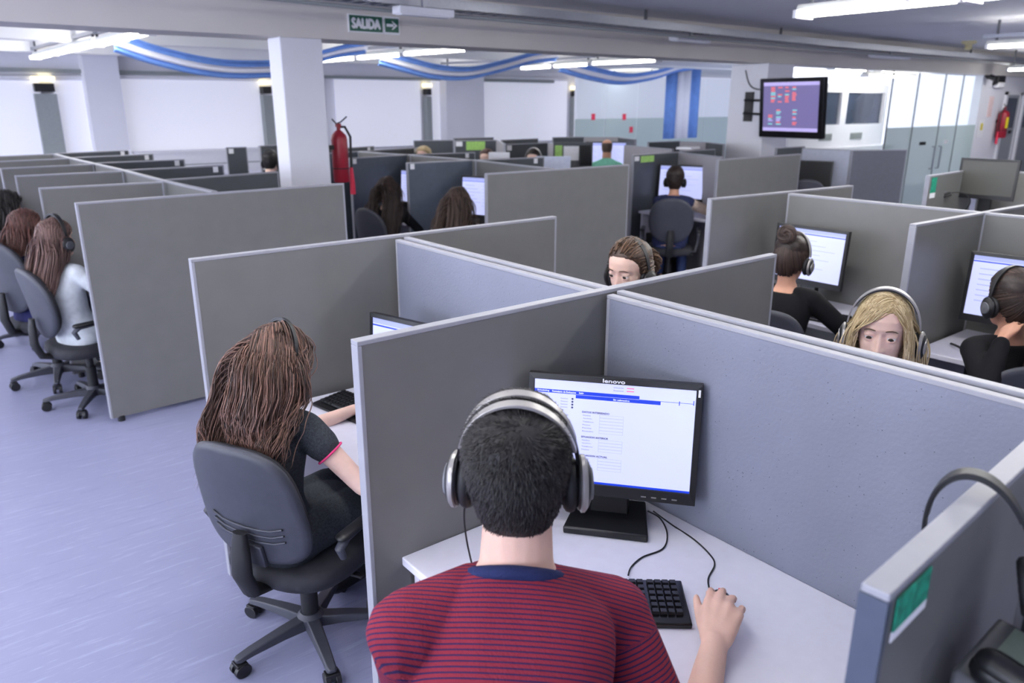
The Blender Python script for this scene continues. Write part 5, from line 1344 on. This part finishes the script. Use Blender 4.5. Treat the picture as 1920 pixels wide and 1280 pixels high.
desk_phone(1.115, .205, 92, 'grey desk phone with display in the near empty cubicle', 1.075)
ph = at(1785, 375, HD + .1); desk_phone(6.72, 2.72, 200, 'dark desk phone left of the switched-off monitor')
r = thing('tissue_box', (6.75, 2.36, HD), R(10), 'dark tray with white papers below the switched-off monitor', 'paper tray'); MB().box(-.12, .12, -.17, .17, 0, .10).build('tray', m_blackm, r, smooth=0, bevel=.01); MB().box(-.1, .1, -.14, .12, .10, .16).sph((-.02, .0, .17), (.07, .08, .03), 12, 8).build('white_papers', m_paper, r, smooth=40)
def hset(M, label, **k): return headset(M, label, **k)
cc = at(1860, 878, HP + .02)
hM = Matrix.Translation((1.145, .345, 1.247)) @ Matrix.Rotation(R(14), 4, 'Z') @ Matrix.Rotation(R(-14), 4, 'X')
headset(hM, 'black headset hung over the panel with the green sticker', hw=.050, top=.128, silver=False, cupz=-.02)
cable([(1.17, .262, 1.15), (1.165, .262, 1.11), (1.14, .28, 1.082), (1.17, .24, 1.078), (1.205, .22, 1.08), (1.19, .17, 1.10)], 'black cord of the hung headset running to the desk phone', .0028)
headset(Matrix.Translation((6.75, 2.72, 1.10)) @ Matrix.Rotation(R(30), 4, 'Z') @ Matrix.Rotation(R(70), 4, 'X'), 'black headset resting on the far right desk phone', hw=.07, silver=False)
r = thing('computer_tower', (6.80, 5.78, 0), 0, 'black computer tower under the dark-vested person\'s desk', 'computer'); MB().box(-.2, .2, -.095, .095, .0, .48).build('case', m_black, r, smooth=0, bevel=.008); MB().box(-.205, -.2, -.08, .08, .05, .46).build('front_plate', m_blackm, r, smooth=0)
MB().box(-.208, -.205, -.02, .02, .06, .09).build('power_light', mat('blue_led', (90, 140, 255), .3, emit=2), r, smooth=0)

chair(chair_oval, 8.55, 5.10, 30, 'empty office chair before the small dark monitor by the television column')

# ------------------------------------------------------------------ people at work
sk_fair = skin_mat('skin_fair', (236, 200, 184)); sk_man = skin_mat('skin_light', (216, 178, 162)); sk_tan = skin_mat('skin_tan', (206, 156, 132))
h_black = hair_mat('hair_black', (14, 14, 16), (62, 58, 58)); h_brown = hair_mat('hair_brown', (30, 21, 19), (150, 112, 98)); h_dark = hair_mat('hair_dark_brown', (24, 18, 17), (84, 64, 56)); h_blond = hair_mat('hair_blond', (150, 124, 84), (238, 222, 182)); h_red = hair_mat('hair_auburn', (48, 26, 24), (124, 78, 68)); h_chest = hair_mat('hair_chestnut', (46, 34, 28), (124, 94, 72)); h_grey = hair_mat('hair_greying', (70, 58, 54), (130, 110, 102))
def cloth(name, rgb, **k): return mat(name, rgb, .85, var=k.pop('var', .1), scale=k.pop('scale', 25), bump=k.pop('bump', .25), bscale=k.pop('bscale', 260), spec=.2, **k)
c_black = cloth('black_knit', (20, 20, 24)); c_grey = cloth('charcoal_knit', (56, 60, 66), var=.35, scale=160, bump=.6, bscale=300); c_white = cloth('white_cotton', (222, 228, 232), bump=.2); c_navy = cloth('navy_cotton', (40, 42, 84)); c_green = cloth('mint_cotton', (136, 216, 186)); c_vest = cloth('blue_vest', (44, 50, 84)); c_cream = cloth('cream_sleeve', (206, 186, 172)); c_dblue = cloth('dark_blue_print', (38, 40, 66), var=.6, scale=40); c_jean = cloth('denim', (62, 76, 120)); c_dk = cloth('dark_trousers', (34, 35, 42)); c_nv = cloth('collar_navy', (36, 44, 84), bump=.5)
def striped():
    m = bpy.data.materials.new('red_navy_stripes'); m.use_nodes = True; nt = m.node_tree; N = nt.nodes; L = nt.links; b = N['Principled BSDF']; b.inputs['Roughness'].default_value = .85; b.inputs['Specular IOR Level'].default_value = .15
    a = N.new('ShaderNodeAttribute'); a.attribute_name = 'stripe'
    md = N.new('ShaderNodeMath'); md.operation = 'FRACT'; dv = N.new('ShaderNodeMath'); dv.operation = 'DIVIDE'; dv.inputs[1].default_value = .0098
    L.new(a.outputs['Fac'], dv.inputs[0]); L.new(dv.outputs[0], md.inputs[0])
    cr = N.new('ShaderNodeValToRGB'); e = cr.color_ramp.elements; red = (*lin((130, 42, 56)), 1); nav = (*lin((44, 34, 74)), 1)
    e[0].position = 0; e[0].color = red; e[1].position = .62; e[1].color = red
    for p, c in ((.68, nav), (.94, nav), (1.0, red)): x = e.new(p); x.color = c
    L.new(md.outputs[0], cr.inputs[0])
    nz = N.new('ShaderNodeTexNoise'); nz.inputs['Scale'].default_value = 220; tc = N.new('ShaderNodeTexCoord'); L.new(tc.outputs['Object'], nz.inputs[0])
    n2 = N.new('ShaderNodeTexNoise'); n2.inputs['Scale'].default_value = 7; n2.inputs['Detail'].default_value = 2; L.new(tc.outputs['Object'], n2.inputs[0])
    ad = N.new('ShaderNodeMath'); ad.operation = 'MULTIPLY_ADD'; ad.inputs[1].default_value = 4; L.new(n2.outputs[0], ad.inputs[0]); L.new(nz.outputs[0], ad.inputs[2])
    bp = N.new('ShaderNodeBump'); bp.inputs['Strength'].default_value = .35; bp.inputs['Distance'].default_value = .006; L.new(ad.outputs[0], bp.inputs['Height']); L.new(bp.outputs[0], b.inputs['Normal'])
    L.new(cr.outputs[0], b.inputs['Base Color']); return m
c_str = striped()
HOUT = lambda HM, W: W
def wear(HMw, label, **k): return headset(HMw, label, **k)

# man in the striped shirt, nearest
mh = at(972, 872, 1.245)
o, HMw, W = person('man seen from behind wearing a red and navy striped shirt and headset', mh, 47, seat=(1, 'office chair hidden below the striped-shirt man', 0), s=1.02, hip_z=.600, twist=-.085, arm=1.08, hand_sc=1.10, skin=sk_man, shirt=c_str, sleeve='elbow', pants=c_dk, rh=at(1340, 1208, HD + .042), lh=(.90, 1.19, HD + .04), head=(0, -7, 0), hair='short', hairm=h_black, voxel=.0045, hs=1.14,
      curl=(22, 30, 18), stripes=True, collar=c_nv, hair_n=14000, rh_up=(.1, .0, 1), elbow=(-.3, -1.0, .62, .60, -.95, -.55), seed=4)
wear(HMw @ Matrix.Scale(1.06, 4), 'silver and black headset on the striped-shirt man', double=True, hw=.082, top=.136, cupz=-.012, back=-.022, cord=[(.0, .095, -.075), (.005, .10, -.12), (.03, .10, -.20), (.10, .10, -.33)])
# woman in the dark dress
o, HMw, W = person('woman with long wavy brown hair in a charcoal knitted dress', at(520, 676, 1.085), 16, seat=(1, 'black office chair with ribbed backrest under the dark-dressed woman', 10, .085), s=.88, lean=3, fem=True, skin=sk_fair, shirt=c_grey, sleeve='cap', pants=None, rh=(1.20, 2.16, HD + .04), lh=(1.22, 2.50, HD + .04), head=(-6, 14, 0), hair='long', hairm=h_brown, voxel=.006, hs=.97, hair_n=4200, hair_len=.50, dress=True, seed=11, curve=.06)
wear(HMw, 'thin headband headset on the dark-dressed woman', hw=.086, top=.137, thin=True, silver=False, cupz=-.01)
gl = HMw; g_ = thing('spectacles', (0, 0, 0), 0, 'thin glasses worn by the dark-dressed woman', 'glasses'); g_.matrix_world = HMw
q = MB()
for sd in (-1, 1): q.tube([(.097, sd * (.033 + .022 * math.cos(a)), .0 + .017 * math.sin(a)) for a in [2 * math.pi * i / 20 for i in range(20)]], .0012, 6, closed=True); q.tube([(.096, sd * .055, .005), (.05, sd * .072, .008), (-.01, sd * .076, .0)], .0014, 6)
q.tube([(.097, -.012, .004), (.099, 0, .007), (.097, .012, .004)], .0012, 6); q.build('frame', m_black, g_, smooth=60)
rm = MB()
# curly-haired headset wearer
o, HMw, W = person('person with curly hair tied back looking over the back panel', at(1180, 506, 1.235), 178, seat=(1, 'office chair hidden below the curly-haired headset wearer', 0), s=.97, hip_z=.55, fem=True, skin=sk_fair, shirt=c_black, pants=c_dk, head=(12, 8, 0), hair='curly', hairm=h_chest, voxel=.0042, hs=1.0, face=True, gaze=(0, 12), hair_n=1500, seed=21)
wear(HMw, 'black and silver headset on the curly-haired person', hw=.072, top=.130, cupz=-.014, back=-.012, silver=False)
# blonde woman
o, HMw, W = person('blonde woman with fringe looking down over the back panel', at(1655, 618, 1.20), 196, seat=(1, 'office chair hidden below the blonde woman', 0), s=.94, hip_z=.54, fem=True, skin=sk_fair, shirt=c_black, pants=c_dk, head=(6, 3, 0), hair='blond', hairm=h_blond, voxel=.0036, hs=1.0, face=True, gaze=(0, 20), hair_n=4000, hair_len=.42, seed=31, curve=.04)
wear(HMw, 'silver and black headset on the blonde woman', double=False, hw=.085, top=.134, cupz=-.015)
# bun
o, HMw, W = person('woman with hair bun in a black sweater seen from behind', at(1484, 482, 1.11), 12, seat=(1, 'black office chair of the bun-haired woman', 0), s=.90, lean=8, fem=True, skin=sk_tan, shirt=c_black, pants=c_dk, rh=(3.98, 1.90, HD + .04), lh=(3.98, 2.34, HD + .04), head=(-6, 10, 0), hair='bun', hairm=h_dark, voxel=.0075, hair_n=1800, seed=41)
wear(HMw, 'black and silver headset on the bun-haired woman', hw=.081, top=.136, cupz=-.015)
# ponytail
o, HMw, W = person('woman with dark ponytail in black holding a hand to her mouth', at(1896, 560, 1.09), 58, seat=(1, 'black office chair of the ponytailed woman', -10), s=.92, lean=8, fem=True, skin=sk_tan, shirt=c_black, pants=c_dk, lh=at(1872, 622, 1.0) + Vector((.06, .0, -.05)), rh=(3.95, .95, HD + .04), head=(4, 6, 0), hair='pony', hairm=h_dark, voxel=.0075, hair_n=2600, hair_len=.40, seed=51, lh_up=(-.2, 1, .1), curl=(35, 60, 40))
wear(HMw, 'black headset on the ponytailed woman', hw=.083, top=.138, cupz=-.012, silver=False)
# dark vest
o, HMw, W = person('person in dark vest and light sleeves seen from behind at a bright screen', at(1266, 336, 1.12), 36, seat=(0, 'office chair with round backrest under the dark-vested person', 4), s=1.0, hip_z=.54, fem=True, skin=sk_tan, shirt=c_vest, sleeve='long', sleeve_mat=c_cream, pants=c_jean, rh=(7.02, 5.15, HD + .05), lh=(6.9, 5.75, HD + .04), hair='short', hairm=h_dark, voxel=.010, hair_n=2500, hs=1.08, seed=61)
sv = MB()
wear(HMw @ Matrix.Scale(1.08, 4), 'dark headset on the dark-vested person', hw=.068, top=.137, silver=False)
# green shirt
p = at(1138, 277, 1.24)
person('balding man in a mint green shirt seen from behind', p, 46, seat=(0, 'office chair hidden below the green-shirted man', 0), s=1.06, hip_z=.655, skin=sk_tan, shirt=c_green, pants=c_dk, hair='bald', hairm=h_grey, voxel=.013, hand_det=False, hair_n=1500, hs=1.06, seed=71)
# middle row
person('woman in black with long dark hair at the middle row', at(726, 356, 1.09), 38, seat=(0, 'office chair of the long-haired woman in black', -28), s=.91, lean=5, fem=True, skin=sk_fair, shirt=c_black, pants=c_dk, hair='veil', hairm=h_dark, voxel=.012, hand_det=False, hair_n=1400, hair_len=.62, seed=81)
person('woman with long brown hair beside a bright screen at the middle row', at(858, 378, 1.08), 24, seat=(0, 'office chair hidden below the nearer long-haired woman', 0), s=.91, lean=5, fem=True, skin=sk_fair, shirt=c_black, pants=c_dk, hair='veil', hairm=hair_mat('hair_mid_brown', (36, 27, 24), (112, 90, 78)), voxel=.012, hand_det=False, hair_n=1400, hair_len=.62, seed=91)
# left row
o, HMw, W = person('woman with long brown hair in a white cardigan at the left row', at(106, 446, 1.10), 22, seat=(0, 'office chair of the woman in the white cardigan beside the left row', -12, .03), s=.91, lean=-7, fem=True, skin=sk_fair, shirt=c_white, pants=c_jean, rh=(1.15, 5.25, HD + .04), hair='veil', hairm=hair_mat('hair_warm_brown', (58, 40, 38), (150, 116, 108)), voxel=.010, hair_n=1400, hair_len=.46, hair_off=.016, seed=101)
wear(HMw, 'dark headset on the woman in the white cardigan', hw=.086, top=.145, silver=False, cupz=-.012)
person('person with short auburn hair in a navy top at the left row', at(50, 425, 1.10), 25, seat=(0, 'office chair of the navy-clad person at the left picture edge', 0), s=.90, lean=2, fem=True, skin=sk_fair, shirt=c_navy, pants=c_dk, hair='bob', hairm=h_red, voxel=.012, hand_det=False, hair_n=900, hair_len=.20, seed=111)
person('far-left person with long black hair in dark blue print', at(16, 385, 1.12), 25, seat=(0, 'office chair of the far-left person beyond the navy-clad one', 0), s=.90, lean=2, fem=True, skin=sk_fair, shirt=c_dblue, pants=c_dk, hair='veil', hairm=h_black, voxel=.012, hand_det=False, hair_n=800, hair_len=.5, seed=121)
# heads beyond panels
for lab, px, py, z, dg, hm, st, sh_, sd in (('dark-haired person by the sign column at the rear', 508, 303, 1.16, 40, h_black, 'short', c_black, 131), ('person with auburn hair just showing above a rear panel', 912, 299, 1.20, 215, h_red, 'short', c_black, 141), ('dark-haired person with headset just showing above a rear panel', 1000, 300, 1.20, 215, h_dark, 'short', c_black, 151), ('person with blond hair barely showing above a rear panel', 794, 294, 1.24, 215, h_blond, 'short', c_white, 161)):
    o, HMw, W = person(lab, at(px, py, z), dg, s=1.0, hip_z=.54, skin=sk_fair, shirt=sh_, pants=c_dk, hair=st, hairm=hm, voxel=.014, hand_det=False, hair_n=1200, hs=1.08, seed=sd)
    if 'headset' in lab or 'sign column' in lab: wear(HMw @ Matrix.Scale(1.08, 4), 'headset on the ' + ('rear person by the sign column' if 'sign' in lab else 'dark-haired person above the rear panel'), hw=.084, top=.138, silver='sign' not in lab)

# ------------------------------------------------------------------ view
w = bpy.data.worlds.new('world'); SC.world = w; w.use_nodes = True
w.node_tree.nodes['Background'].inputs[0].default_value = (.75, .80, 1, 1); w.node_tree.nodes['Background'].inputs[1].default_value = .3
SC.view_settings.view_transform = 'Standard'; SC.view_settings.look = 'None'; SC.view_settings.gamma = 1; SC.view_settings.use_curve_mapping = False
SC.view_settings.exposure = 0.5
SC.cycles.use_denoising = True; SC.cycles.max_bounces = 7; SC.cycles.diffuse_bounces = 4; SC.cycles.glossy_bounces = 3; SC.cycles.transparent_max_bounces = 12; SC.cycles.caustics_reflective = False; SC.cycles.caustics_refractive = False
SC.cycles.sample_clamp_indirect = 6
